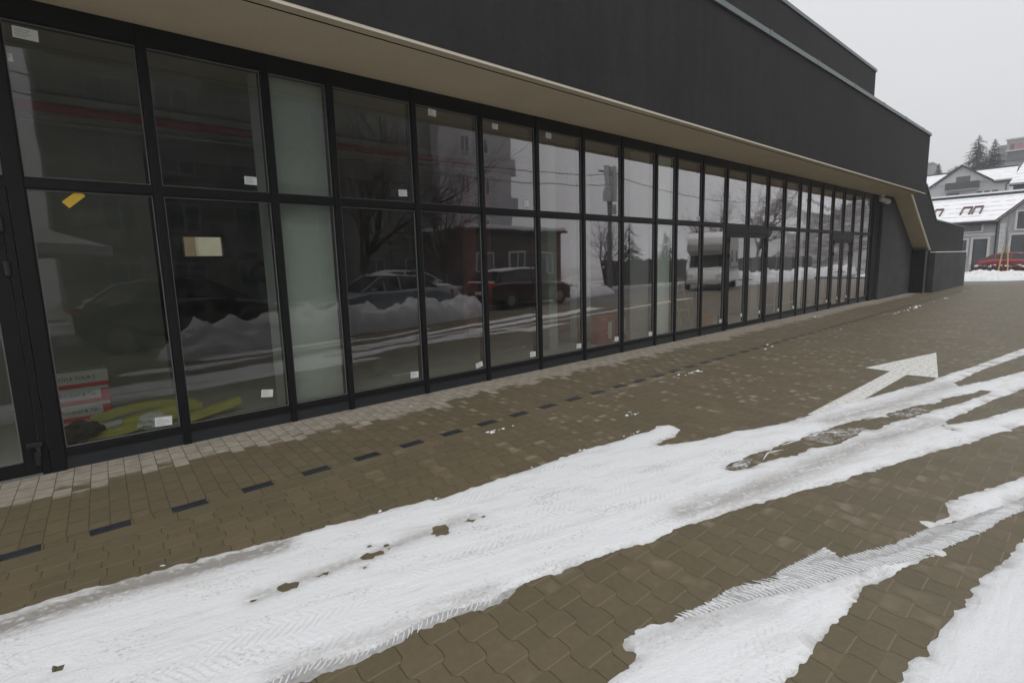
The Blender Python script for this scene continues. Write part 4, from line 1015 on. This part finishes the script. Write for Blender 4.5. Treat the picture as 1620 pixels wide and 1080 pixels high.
# ------------------------------------------------------------------ houses on the slope beyond
def wpart(b, name, mat, par, **k):
    """part given in world coordinates under a thing at world location"""
    l = par.location; b.v = [(x - l.x, y - l.y, z - l.z) for x, y, z in b.v]; return b.build(name, mat, par, **k)
def xwin(par, X, y0, y1, z0, z1, frame='window_brown', trim=None, mull=1, fw=.07, glass='window_glass'):
    """window on a wall facing -X at x = X"""
    if trim:
        wpart(MB().box(X - .05, X + .05, y0 - .14, y1 + .14, z1, z1 + .14).box(X - .05, X + .05, y0 - .14, y1 + .14, z0 - .12, z0).box(X - .05, X + .05, y0 - .14, y0, z0, z1).box(X - .05, X + .05, y1, y1 + .14, z0, z1), 'window_trim', trim, par)
    b = MB().box(X - .03, X + .03, y0, y1, z0, z0 + fw).box(X - .03, X + .03, y0, y1, z1 - fw, z1).box(X - .03, X + .03, y0, y0 + fw, z0 + fw, z1 - fw).box(X - .03, X + .03, y1 - fw, y1, z0 + fw, z1 - fw)
    for i in range(mull):
        c = y0 + (y1 - y0) * (i + 1) / (mull + 1); b.box(X - .028, X + .03, c - fw / 2, c + fw / 2, z0 + fw, z1 - fw)
    b.v = [(x - par.location.x, y - par.location.y, z - par.location.z) for x, y, z in b.v]
    w = b.build('window', frame, par)
    b = MB().box(X - .012, X + .01, y0 + fw, y1 - fw, z0 + fw, z1 - fw); b.v = [(x - par.location.x, y - par.location.y, z - par.location.z) for x, y, z in b.v]
    b.build('pane', glass, w); return w
def slab(par, name, mat, a, b, c, d, th, **k):
    """a roof plane from four world corners, with thickness"""
    P = [Vector(q) for q in (a, b, c, d)]; n = (P[1] - P[0]).cross(P[2] - P[0]).normalized()
    if n.z < 0: n = -n
    m = MB().add([p for p in P] + [p - n * th for p in P], [(0, 1, 2, 3), (7, 6, 5, 4)] + [(i, 4 + i, 4 + (i + 1) % 4, (i + 1) % 4) for i in range(4)])
    return wpart(m, name, mat, par, **k)

fh = thing('house', 'grey house with brown framed windows and a snowy roof behind the red car', 'house', (62, 2, 0))
wpart(MB().box(58.0, 67, .5, 13, 0, 4.15), 'wall', 'house_grey', fh)
slab(fh, 'roof_snow', 'roof_snow', (57.45, .74, 4.16), (57.45, 13.4, 4.16), (63, 13.4, 6.55), (63, -1.9, 6.55), .16)
slab(fh, 'roof', 'roof_dark', (57.5, .74, 4.0), (57.5, 13.4, 4.0), (63, 13.4, 6.38), (63, -1.9, 6.38), .14)
slab(fh, 'roof', 'roof_dark', (63, -4, 6.55), (63, 13.4, 6.55), (68.5, 13.4, 4.1), (68.5, -4, 4.1), .2)
wpart(MB().tube([(63, -4, 6.62), (63, 13.4, 6.62)], .14, 8), 'ridge', 'roof_dark', fh)
rdg = wpart(MB().box(62.75, 63.25, -4, 13.4, 6.70, 6.83), 'ridge_snow', 'snow_clean', fh)
wpart(MB().tube([(57.42, .75, 4.08), (57.42, 13.4, 4.08)], .06, 8), 'gutter', 'black_plastic', fh)
wpart(MB().tube([(57.9, .64, 0), (57.9, .64, 4.0)], .045, 8), 'downpipe', 'black_plastic', fh)
# cross gable on the right
wpart(MB().prism([(.46, 0), (.46, 4.15), (-1.95, 6.42), (-4.36, 4.15), (-4.36, 0)], 'x', 57.80, 62), 'wall', 'house_grey', fh)
slab(fh, 'roof_snow', 'roof_snow', (57.45, .74, 4.13), (57.45, -1.95, 6.66), (63, -1.95, 6.66), (63, .74, 4.13), .12)
slab(fh, 'roof_snow', 'roof_snow', (57.45, -4.64, 4.13), (57.45, -1.95, 6.66), (63, -1.95, 6.66), (63, -4.64, 4.13), .12)
wpart(MB().prism([(.76, 4.0), (.76, 4.14), (-1.95, 6.68), (-1.95, 6.52)], 'x', 57.40, 57.46), 'verge', 'window_brown', fh)
wpart(MB().prism([(-4.66, 4.0), (-4.66, 4.14), (-1.95, 6.68), (-1.95, 6.52)], 'x', 57.40, 57.46), 'verge', 'window_brown', fh)
q = MB()
for k in range(10): q.box(57.75, 57.84, .10, .44, .05 + k * .385, .05 + k * .385 + .355)
wpart(q, 'quoin', 'house_trim', fh)
wpart(MB().box(57.93, 58.0, .68, 13, 2.98, 3.18), 'string_course', 'house_trim', fh)
xwin(fh, 57.95, 1.58, 2.75, 3.38, 3.95, trim='house_trim'); xwin(fh, 57.95, 4.6, 5.8, 3.38, 3.95, trim='house_trim')
xwin(fh, 57.95, 2.42, 3.4, 1.5, 2.68, trim='house_trim'); xwin(fh, 57.95, 4.6, 5.8, 1.2, 2.6, trim='house_trim')
xwin(fh, 57.75, -1.65, -.55, 3.38, 4.70, trim='house_trim'); xwin(fh, 57.75, -2.6, -.30, 1.48, 2.92, trim='house_trim', mull=2)
b = MB().box(57.92, 58.02, 1.12, 1.20, .12, 2.72).box(57.92, 58.02, 1.92, 2.0, .12, 2.72).box(57.92, 58.02, 1.20, 1.92, 2.64, 2.72).box(57.92, 58.02, 1.20, 1.92, .12, .55); d = wpart(b, 'door', 'window_brown', fh)
b = MB().box(57.96, 57.99, 1.20, 1.92, .55, 2.64); b.v = [(x - 62, y - 2, z) for x, y, z in b.v]; b.build('pane', 'window_glass', d)
wpart(MB().box(57.9, 58.0, .95, 1.11, 0, 2.9).box(57.9, 58.0, 2.01, 2.17, 0, 2.9).box(57.9, 58.0, 1.11, 2.01, 2.73, 2.9), 'door_trim', 'house_trim', fh)
for y0, y1 in ((4.5, 5.1), (2.55, 3.2), (1.85, 2.45)):
    X0, X1 = 58.95, 60.45; zf = lambda x: 4.16 + (x - 57.45) * 2.39 / 5.55
    b = MB()
    for ya, yb, xa, xb in ((y0, y0 + .09, X0, X1), (y1 - .09, y1, X0, X1), (y0 + .09, y1 - .09, X1 - .12, X1)):
        b.add([(x, y, zf(x) + dz) for dz in (-.02, .14) for y in (ya, yb) for x in (xa, xb)], [(0, 2, 3, 1), (4, 5, 7, 6), (0, 1, 5, 4), (2, 6, 7, 3), (0, 4, 6, 2), (1, 3, 7, 5)])
    wpart(b, 'skylight', 'window_brown', fh)

uh = thing('house', 'white house with a dark wooden balcony under its snowy gable on the slope', 'house', (99, 8, 4))
wpart(MB().box(95, 103, 3.9, 14.5, 4, 11.05), 'wall', 'house_white', uh)
wpart(MB().prism([(5.75, 11.0), (8.78, 13.2), (11.6, 11.0)], 'x', 94.9, 99), 'gable_wall', 'house_white', uh)
slab(uh, 'roof_snow', 'roof_snow_patchy', (94.4, 3.4, 10.98), (94.4, 5.35, 10.98), (99, 8.1, 12.95), (99, 3.6, 12.95), .16)
slab(uh, 'roof_snow', 'roof_snow_patchy', (94.4, 12.15, 10.98), (94.4, 15, 10.98), (99, 15, 12.95), (99, 9.4, 12.95), .16)
slab(uh, 'roof', 'roof_dark', (94.45, 3.42, 10.80), (94.45, 5.35, 10.80), (99, 8.1, 12.77), (99, 3.62, 12.77), .14)
slab(uh, 'roof', 'roof_dark', (94.45, 12.15, 10.80), (94.45, 15, 10.80), (99, 15, 12.77), (99, 9.4, 12.77), .14)
slab(uh, 'roof', 'roof_dark', (99, 3.6, 12.95), (99, 15, 12.95), (103.6, 15, 10.9), (103.6, 3.6, 10.9), .2)
wpart(MB().tube([(99, 3.6, 13.0), (99, 15, 13.0)], .12, 8), 'ridge', 'roof_dark', uh)
slab(uh, 'roof_snow', 'roof_snow_patchy', (94.6, 5.3, 10.9), (94.6, 8.78, 13.42), (99.4, 8.78, 13.42), (99.4, 5.3, 10.9), .1)
slab(uh, 'roof_snow', 'roof_snow_patchy', (94.6, 12.2, 10.85), (94.6, 8.78, 13.42), (99.4, 8.78, 13.42), (99.4, 12.2, 10.85), .1)
wpart(MB().prism([(5.25, 10.75), (5.25, 10.93), (8.78, 13.48), (12.25, 10.88), (12.25, 10.70), (8.78, 13.22)], 'x', 94.5, 94.62), 'verge', 'roof_dark', uh)
bc = wpart(MB().box(93.9, 93.98, 6.85, 10.3, 10.16, 11.1).box(93.98, 94.9, 6.85, 6.93, 10.16, 11.1).box(93.98, 94.9, 10.22, 10.3, 10.16, 11.1), 'balcony', 'balcony_wood', uh)
wpart(MB().box(93.95, 94.99, 6.9, 10.25, 10.05, 10.155), 'balcony_floor', 'house_white', uh)
xwin(uh, 94.86, 7.85, 9.3, 10.9, 11.9, 'balcony_wood')
for y0, y1, z0, z1, mu in ((8.87, 10.27, 9.1, 9.8, 1), (6.52, 7.05, 9.1, 9.76, 0), (5.77, 6.28, 9.1, 9.75, 0), (4.96, 5.5, 9.1, 9.74, 0)): xwin(uh, 94.96, y0, y1, z0, z1, 'block_dark', mull=mu)
wpart(MB().tube([(94.5, 3.6, 10.8), (94.95, 4.2, 10.3), (94.95, 4.2, 4)], .06, 6), 'downpipe', 'roof_dark', uh)

rh = thing('house', 'wooden house corner under a white snowy roof cut off by the right edge', 'house', (84, -2, 2))
wpart(MB().box(80, 88, -6, 2.05, 2, 8.95), 'wall', 'balcony_wood', rh)
slab(rh, 'roof_snow', 'roof_snow', (79.5, 2.35, 8.98), (79.5, -6.4, 8.98), (84, -6.4, 11.6), (84, 1.75, 11.6), .22)
slab(rh, 'roof', 'roof_dark', (84, 1.75, 11.6), (84, -6.4, 11.6), (88.5, -6.4, 8.9), (88.5, 2.35, 8.9), .22)
slab(rh, 'roof', 'roof_dark', (79.55, 2.33, 8.76), (79.55, -6.4, 8.76), (84, -6.4, 11.37), (84, 1.73, 11.37), .14)
xwin(rh, 79.97, .9, 1.7, 7.4, 8.4, 'brick_wall', mull=0)
wpart(MB().box(79.9, 80.02, -6, 2.05, 7.0, 7.15), 'cornice', 'brick_wall', rh)

ap = thing('apartment_block', 'grey apartment block with a row of pinkish windows on the hilltop at the right edge', 'building', (156, 0, 12))
wpart(MB().box(150, 162, -22, 10.45, 12, 24.1), 'wall', 'block_grey', ap)
wpart(MB().box(152.5, 160, 10.45, 12.0, 12, 23.6), 'stair_tower', 'block_grey', ap)
wpart(MB().box(149.3, 150.02, -22, 10.5, 21.75, 21.95), 'balcony_slab', 'house_trim', ap)
wpart(MB().box(149.6, 150.03, -22, 10.2, 19.9, 21.6), 'loggia', 'block_dark', ap)
wpart(MB().box(149.6, 150.03, -22, 10.2, 16.8, 18.5), 'loggia', 'block_dark', ap)
wpart(MB().box(149.8, 162.2, -22.2, 10.65, 24.1, 24.35), 'parapet', 'house_trim', ap)
for k in range(14): xwin(ap, 149.95, 9.2 - k * 1.0, 9.97 - k * 1.0, 22.05, 23.3, 'pink_panel', mull=0, fw=.07, glass='pink_panel' if k % 3 else 'window_glass')
db = thing('distant_building', 'pale sliver of a building beside the small fir above the white house', 'building', (130, 18, 12))
wpart(MB().box(128, 134, 18.2, 24, 12, 18.6), 'wall', 'block_grey', db); wpart(MB().box(127.8, 134.2, 18.1, 24, 18.6, 18.8), 'roof', 'house_trim', db)
for k in range(3): xwin(db, 127.96, 18.9 + k * 1.9, 19.7 + k * 1.9, 16.2, 17.2, 'block_dark', mull=0)

def conifer(label, loc, H, rad, seed, dens=1.0):
    rg = random.Random(seed); t = thing('conifer', label, 'tree', loc)
    MB().tube([(0, 0, -1), (0, 0, H * .5), (0, 0, H * .98)], [H * .018, H * .012, .02], 6).build('trunk', 'bark_brown', t)
    b = MB(); z = H * .04
    while z < H * .985:
        f = z / H; r = rad * (1 - f) ** .85 * rg.uniform(.75, 1.2) + .05
        for k in range(max(4, int(9 * dens * (1 - f * .5)))):
            a = rg.uniform(0, 6.28); L = r * rg.uniform(.6, 1.15); n = max(2, int(L / .28)); dr = rg.uniform(.10, .4)
            for j in range(n):
                q = (j + .7) / n; c = Vector((math.cos(a) * L * q, math.sin(a) * L * q, z - dr * L * q * q + .06 * L))
                for s in range(3):
                    w = (.12 + .26 * (1 - q)) * min(1, L); an = a + rg.uniform(-1.2, 1.2); l = rg.uniform(.18, .42) * min(1.3, .4 + L)
                    e = c + Vector((math.cos(an) * l, math.sin(an) * l, rg.uniform(-.28, .06))); sd = Vector((-math.sin(an), math.cos(an), rg.uniform(-.5, .5))) * w * .35
                    b.add([c - sd * .6, c + sd * .6, e + sd * .4, e - sd * .4], [(0, 1, 2, 3)])
        z += H * .022
    b.build('crown', 'needle_green', t); return t
conifer('taller dark fir with layered boughs behind the white house', (115, 10.1, 13.6), 6.9, 2.75, 1, 1.2)
conifer('narrower dark fir right of the tall one before the apartment block', (115, 8.05, 13.6), 5.9, 2.0, 2, 1.4)
conifer('small fir beside the pale sliver of building', (116, 15.1, 13.6), 3.3, 1.0, 3)
bb = thing('bare_bush', 'reddish brown leafless bush left of the tall fir', 'bush', (113, 12.3, 13.4)); b = MB(); rg = random.Random(4)
for _ in range(420):
    a = rg.uniform(0, 6.28); r = rg.uniform(0, 1.2); h = rg.uniform(.9, 2.5) * (1 - .25 * r)
    b.tube([(math.cos(a) * r * .3, math.sin(a) * r * .3, 0), (math.cos(a) * r * .7, math.sin(a) * r * .9, h * .6), (math.cos(a) * r + rg.gauss(0, .15), math.sin(a) * r * 1.2 + rg.gauss(0, .15), h)], [.03, .02, .008], 3, False)
b.build('stems', 'twig_brown', bb)

# slopes
def slope(name, x0, x1, y0, y1, n, fz, label):
    vs = []
    for i in range(n + 1):
        for j in range(n + 1):
            x = x0 + (x1 - x0) * i / n; y = y0 + (y1 - y0) * j / n; vs.append((x, y, fz(x, y)))
    fs = [(i * (n + 1) + j, (i + 1) * (n + 1) + j, (i + 1) * (n + 1) + j + 1, i * (n + 1) + j + 1) for i in range(n) for j in range(n)]
    o = MB().add(vs, fs).build(name, 'hill', smooth=True); return tag(o, label, 'hill', kind='structure')
def hz(x, y): return float(np.interp(x, [66, 80, 95, 115, 150, 260, 400], [-.5, 4.2, 8.0, 14.0, 19.0, 22, 20])) + mnoise.noise(Vector((x * .03, y * .03, 0))) * 1.2
slope('hill', 66, 400, -24, 190, 60, hz, 'snow streaked slope carrying the houses')
def hy(x, y):
    f = max(0, min(1, (x / (-y + 6) - 2.3) / .55)); g = max(0, (-y - 32) / 120)
    return -.6 + f * (1 - math.exp(-g * 2.2)) * 52 * (.8 + .35 * mnoise.noise(Vector((x * .008, y * .008, 3)))) + mnoise.noise(Vector((x * .03, y * .03, 3))) * 1.5 * f
slope('hill', 60, 520, -420, -30, 70, hy, 'grey wooded hillside reflected in the far right windows')

# ------------------------------------------------------------------ across the street, seen in the glass
def ywin(par, Y, x0, x1, z0, z1, frame='house_trim', fw=.08, glass='window_glass'):
    w = wpart(MB().box(x0, x1, Y - .03, Y + .03, z0, z0 + fw).box(x0, x1, Y - .03, Y + .03, z1 - fw, z1).box(x0, x0 + fw, Y - .03, Y + .03, z0 + fw, z1 - fw).box(x1 - fw, x1, Y - .03, Y + .03, z0 + fw, z1 - fw).box((x0 + x1) / 2 - fw / 2, (x0 + x1) / 2 + fw / 2, Y - .03, Y + .03, z0 + fw, z1 - fw), 'window', frame, par)
    l = par.location; b = MB().box(x0 + fw, x1 - fw, Y - .012, Y + .012, z0 + fw, z1 - fw); b.v = [(x - l.x, y - l.y, z - l.z) for x, y, z in b.v]; b.build('pane', glass, w)
rb = thing('apartment_block', 'tall panel apartment block across the street reflected in the left windows', 'building', (14, -30, 0))
wpart(MB().box(.55, 20.5, -37, -25.2, 0, 20), 'wall', 'panel_facade', rb)
wpart(MB().box(20.5, 26.8, -37, -24.4, 0, 20), 'end_wall', 'panel_light', rb)
wpart(MB().box(.3, 27.1, -37.3, -24.2, 20, 20.4), 'parapet', 'house_trim', rb)
for fl in range(7):
    z = .9 + fl * 2.8
    for x in (2.2, 4.8, 12.2, 15.0, 18.0): ywin(rb, -25.17, x, x + 1.5, z, z + 1.4, 'block_grey')
    wpart(MB().box(7.2, 11.2, -25.2, -24.3, z - .95, z - .8).box(7.2, 11.2, -24.36, -24.3, z - .8, z + .2), 'balcony', 'block_dark', rb)
    ywin(rb, -25.17, 7.8, 10.6, z - .1, z + 1.4, 'block_grey')
    ywin(rb, -24.37, 22.2, 23.0, z + .2, z + 1.3); ywin(rb, -24.37, 24.0, 24.8, z + .2, z + 1.3)
    if fl: wpart(MB().box(26.8, 27.6, -29, -24.6, z - .95, z + .2), 'balcony', 'panel_light', rb)
ax = thing('annex', 'low brick annex with a snow covered flat roof reflected in the middle windows', 'building', (28, -21, 0))
wpart(MB().box(18.6, 27, -24.1, -19.6, 0, 3.7), 'wall', 'brick_wall', ax); wpart(MB().box(18.3, 27.3, -24.1, -19.2, 3.7, 3.85), 'eave', 'roof_dark', ax); wpart(MB().box(18.35, 27.2, -24.0, -19.25, 3.851, 4.1), 'roof_snow', 'snow_clean', ax, bevel=.05)
for x in (19.6, 22.2, 24.8): ywin(ax, -19.57, x, x + 1.4, 1.0, 2.5)
fe = thing('fence', 'dark board fence reflected behind the pole and the camper van', 'fence', (45, -16.5, 0))
q = MB()
for k in range(118): q.box(28 + k * .31, 28.28 + k * .31, -16.52, -16.48, .05, 1.75 + .05 * math.sin(k * 1.7))
wpart(q, 'board_panel', 'balcony_wood', fe)
for k in range(13): wpart(MB().box(28 + k * 3.0, 28.1 + k * 3.0, -16.6, -16.521, 0, 1.8), 'post', 'balcony_wood', fe)
pole = thing('utility_pole', 'concrete utility pole carrying two panel antennas reflected in the eighth window', 'pole', (24.2, -13.2, 0))
MB().tube([(0, 0, 0), (0, 0, 6.9)], [.17, .11], 10).build('mast', 'concrete_pole', pole)
for s in (-1, 1): MB().obox((.33 * s, .12, 6.0), (.34, .16, 1.9)).build('antenna', 'house_trim', pole, bevel=.03)
MB().obox((0, .2, 4.6), (.5, .3, .5)).build('junction_box', 'rim_metal', pole, bevel=.02)
MB().box(-.9, .9, -.05, .05, 6.55, 6.63).build('cross_arm', 'concrete_pole', pole)
for i, (dz, lab) in enumerate(((6.45, 'upper overhead wire reflected across the sky in the seventh window'), (5.9, 'lower overhead wire reflected across the sky in the seventh window'))):
    pts = [(24.2 - 26 * q, -13.2 - 2.0 * q, dz + 1.2 * q - 3.0 * q * (1 - q)) for q in [k / 14 for k in range(15)]]
    tag(MB().tube(pts, .02, 5).build('overhead_wire', 'black_plastic'), lab, 'wire', 'overhead wires at the pole')
for i, (dz, lab) in enumerate(((6.5, 'overhead wire running right from the pole reflected above the door'),)):
    pts = [(24.2 + 34 * q, -13.2 - 4.0 * q, dz + 1.2 * q - 3.4 * q * (1 - q)) for q in [k / 14 for k in range(15)]]
    tag(MB().tube(pts, .02, 5).build('overhead_wire', 'black_plastic'), lab, 'wire', 'overhead wires at the pole')
conifer('dark fir reflected in the ninth window beside the pole', (33.0, -18.2, 0), 4.6, 1.6, 11, .8)
conifer('dark fir reflected in the eleventh window behind the camper van', (40.0, -19.5, 0), 4.2, 1.5, 12, .8)
pa = thing('parasol', 'folded out white market parasol reflected in the lower left window', 'parasol', (-.45, -10.6, 0))
n = 8; vs = [(0, 0, 2.95)]; rgp = 1.75
for k in range(n): vs.append((math.cos(k * 2 * math.pi / n) * rgp, math.sin(k * 2 * math.pi / n) * rgp, 2.33))
b = MB().add(vs + [(x, y, z - .22) for x, y, z in vs[1:]], [(0, 1 + k, 1 + (k + 1) % n) for k in range(n)] + [(1 + k, 1 + n + k, 1 + n + (k + 1) % n, 1 + (k + 1) % n) for k in range(n)])
b.build('canopy', 'parasol_cloth', pa)
MB().tube([(0, 0, 0), (0, 0, 2.98)], .03, 8).build('pole', 'wood_pale', pa)
b = MB()
for k in range(n): b.tube([(0, 0, 2.9), (math.cos(k * 2 * math.pi / n) * rgp * .98, math.sin(k * 2 * math.pi / n) * rgp * .98, 2.32)], .014, 5)
b.build('rib', 'wood_pale', pa)
MB().lathe([(0, 0), (.35, 0), (.35, .08), (.06, .12), (.06, .3)], n=14).build('base', 'concrete_pole', pa)
oc = thing('house', 'ochre house with a snowy roof reflected in the windows beside the far door', 'house', (98, -22, 0))
wpart(MB().box(86, 112, -25, -19.5, 0, 4.2), 'wall', 'ochre_wall', oc)
slab(oc, 'roof_snow', 'roof_snow', (85.4, -19.0, 4.15), (112.6, -19.0, 4.15), (112.6, -22.25, 6.2), (85.4, -22.25, 6.2), .2); slab(oc, 'roof_snow', 'roof_snow', (85.4, -25.5, 4.15), (112.6, -25.5, 4.15), (112.6, -22.25, 6.2), (85.4, -22.25, 6.2), .2)
wpart(MB().prism([(-19.5, 4.2), (-25, 4.2), (-22.25, 6.0)], 'x', 86, 112), 'gable_wall', 'ochre_wall', oc)
for k in range(7): ywin(oc, -19.47, 87.5 + k * 3.2, 89 + k * 3.2, 1.2, 2.8)
for i, (x, y, z, lab) in enumerate(((98, -34, 2, 'snowy roofed house reflected high in the windows right of the double door'), (122, -40, 7, 'snowy roofed house reflected high beside the far door'), (150, -44, 9, 'farthest snowy roofed house reflected at the end of the glazing'))):
    h = thing('house', lab, 'house', (x, y, z))
    wpart(MB().box(x - 8, x + 8, y - 5, y + 5, z - 6, z + 3.6), 'wall', 'house_white', h)
    slab(h, 'roof_snow', 'roof_snow', (x - 8.6, y + 5.6, z + 3.5), (x + 8.6, y + 5.6, z + 3.5), (x + 8.6, y, z + 7), (x - 8.6, y, z + 7), .25)
    slab(h, 'roof_snow', 'roof_snow', (x - 8.6, y - 5.6, z + 3.5), (x + 8.6, y - 5.6, z + 3.5), (x + 8.6, y, z + 7), (x - 8.6, y, z + 7), .25)
    wpart(MB().prism([(y - 5, z + 3.6), (y + 5, z + 3.6), (y, z + 6.7)], 'x', x - 8, x + 8), 'gable_wall', 'house_white', h)
    for k in range(4): ywin(h, y + 5.03, x - 6.8 + k * 3.8, x - 5.4 + k * 3.8, z + .8, z + 2.3)

# ------------------------------------------------------------------ damp winter air
hm = bpy.data.materials.new('winter_haze'); hm.use_nodes = True; hn = hm.node_tree; hn.nodes.clear()
ho = hn.nodes.new('ShaderNodeOutputMaterial'); pvn = hn.nodes.new('ShaderNodeVolumePrincipled'); hn.links.new(pvn.outputs[0], ho.inputs['Volume'])
pvn.inputs['Color'].default_value = (.96, .97, 1.0, 1); pvn.inputs['Density'].default_value = .0014; pvn.inputs['Anisotropy'].default_value = .2
hb = MB().box(-310, 710, -530, 430, -2, 28).build('haze', hm); tag(hb, 'pale winter haze over the far houses', 'haze', kind='stuff')

# ------------------------------------------------------------------ light, sky, camera
SUN_EL, SUN_AZ = R(58), R(205)
w = bpy.data.worlds.new('World'); scene.world = w; w.use_nodes = True; nt = w.node_tree; nt.nodes.clear()
out = nt.nodes.new('ShaderNodeOutputWorld'); bg = nt.nodes.new('ShaderNodeBackground'); nt.links.new(bg.outputs[0], out.inputs[0])
sky = nt.nodes.new('ShaderNodeTexSky'); sky.sky_type = 'NISHITA'; sky.sun_disc = False; sky.sun_elevation = SUN_EL; sky.sun_rotation = SUN_AZ
sky.air_density = 1.0; sky.dust_density = 6.0; sky.ozone_density = 1.0
hs = nt.nodes.new('ShaderNodeHueSaturation'); hs.inputs['Saturation'].default_value = .12; nt.links.new(sky.outputs[0], hs.inputs['Color'])
tc = nt.nodes.new('ShaderNodeTexCoord'); sx = nt.nodes.new('ShaderNodeSeparateXYZ'); nt.links.new(tc.outputs['Generated'], sx.inputs[0])
zz = V(nt, sx.outputs[2]); el = zz.max(0.0)
cl = nt.nodes.new('ShaderNodeTexNoise'); nt.links.new(tc.outputs['Generated'], cl.inputs['Vector']); cl.inputs['Scale'].default_value = 1.6; cl.inputs['Detail'].default_value = 4
lum = (el * 3.5 + 5.75) * (V(nt, cl.outputs[0]) * .12 + .94)
cm = nt.nodes.new('ShaderNodeVectorMath'); cm.operation = 'SCALE'; cm.inputs[0].default_value = (.985, 1.0, 1.025); nt.links.new(lum.o, cm.inputs['Scale'])
mx = nt.nodes.new('ShaderNodeMix'); mx.data_type = 'RGBA'; mx.inputs['Factor'].default_value = .88
nt.links.new(hs.outputs[0], mx.inputs[6]); nt.links.new(cm.outputs[0], mx.inputs[7]); nt.links.new(mx.outputs[2], bg.inputs[0]); bg.inputs[1].default_value = .12
sl = bpy.data.lights.new('Sun', 'SUN'); sl.energy = .8; sl.angle = R(30); sl.color = (1, .97, .93)
so = bpy.data.objects.new('Sun', sl); COL.objects.link(so)
# nishita: rotation 0 puts the sun at +Y, turning clockwise seen from above
sd = Vector((math.sin(SUN_AZ) * math.cos(SUN_EL), math.cos(SUN_AZ) * math.cos(SUN_EL), math.sin(SUN_EL)))
so.rotation_euler = (-sd).to_track_quat('-Z', 'Y').to_euler(); so.location = (0, -20, 30)

cam = bpy.data.cameras.new('Camera'); co = bpy.data.objects.new('Camera', cam); COL.objects.link(co)
cam.sensor_width = 36; cam.sensor_fit = 'HORIZONTAL'; cam.lens = 828.388487 / 1620 * 36; cam.clip_start = .05; cam.clip_end = 3000
yaw, pit, rol = .720322443, -.142914160, -.0281951554
f = Vector((math.sin(yaw) * math.cos(pit), math.cos(yaw) * math.cos(pit), math.sin(pit))); r0 = Vector((math.cos(yaw), -math.sin(yaw), 0)); u0 = r0.cross(f)
r_ = r0 * math.cos(rol) + u0 * math.sin(rol); u_ = -r0 * math.sin(rol) + u0 * math.cos(rol)
m = Matrix((r_, u_, -f)).transposed().to_4x4(); m.translation = (0, -5.69073273, 1.6); co.matrix_world = m
scene.camera = co
vs_ = scene.view_settings; vs_.view_transform = 'Standard'; vs_.look = 'None'; vs_.exposure = 0; vs_.gamma = 1
scene.cycles.volume_bounces = 2; scene.cycles.max_bounces = 10; scene.cycles.transparent_max_bounces = 24; scene.cycles.diffuse_bounces = 4; scene.cycles.glossy_bounces = 5
scene.cycles.use_denoising = True; scene.cycles.sample_clamp_indirect = 6
scene.render.film_transparent = False
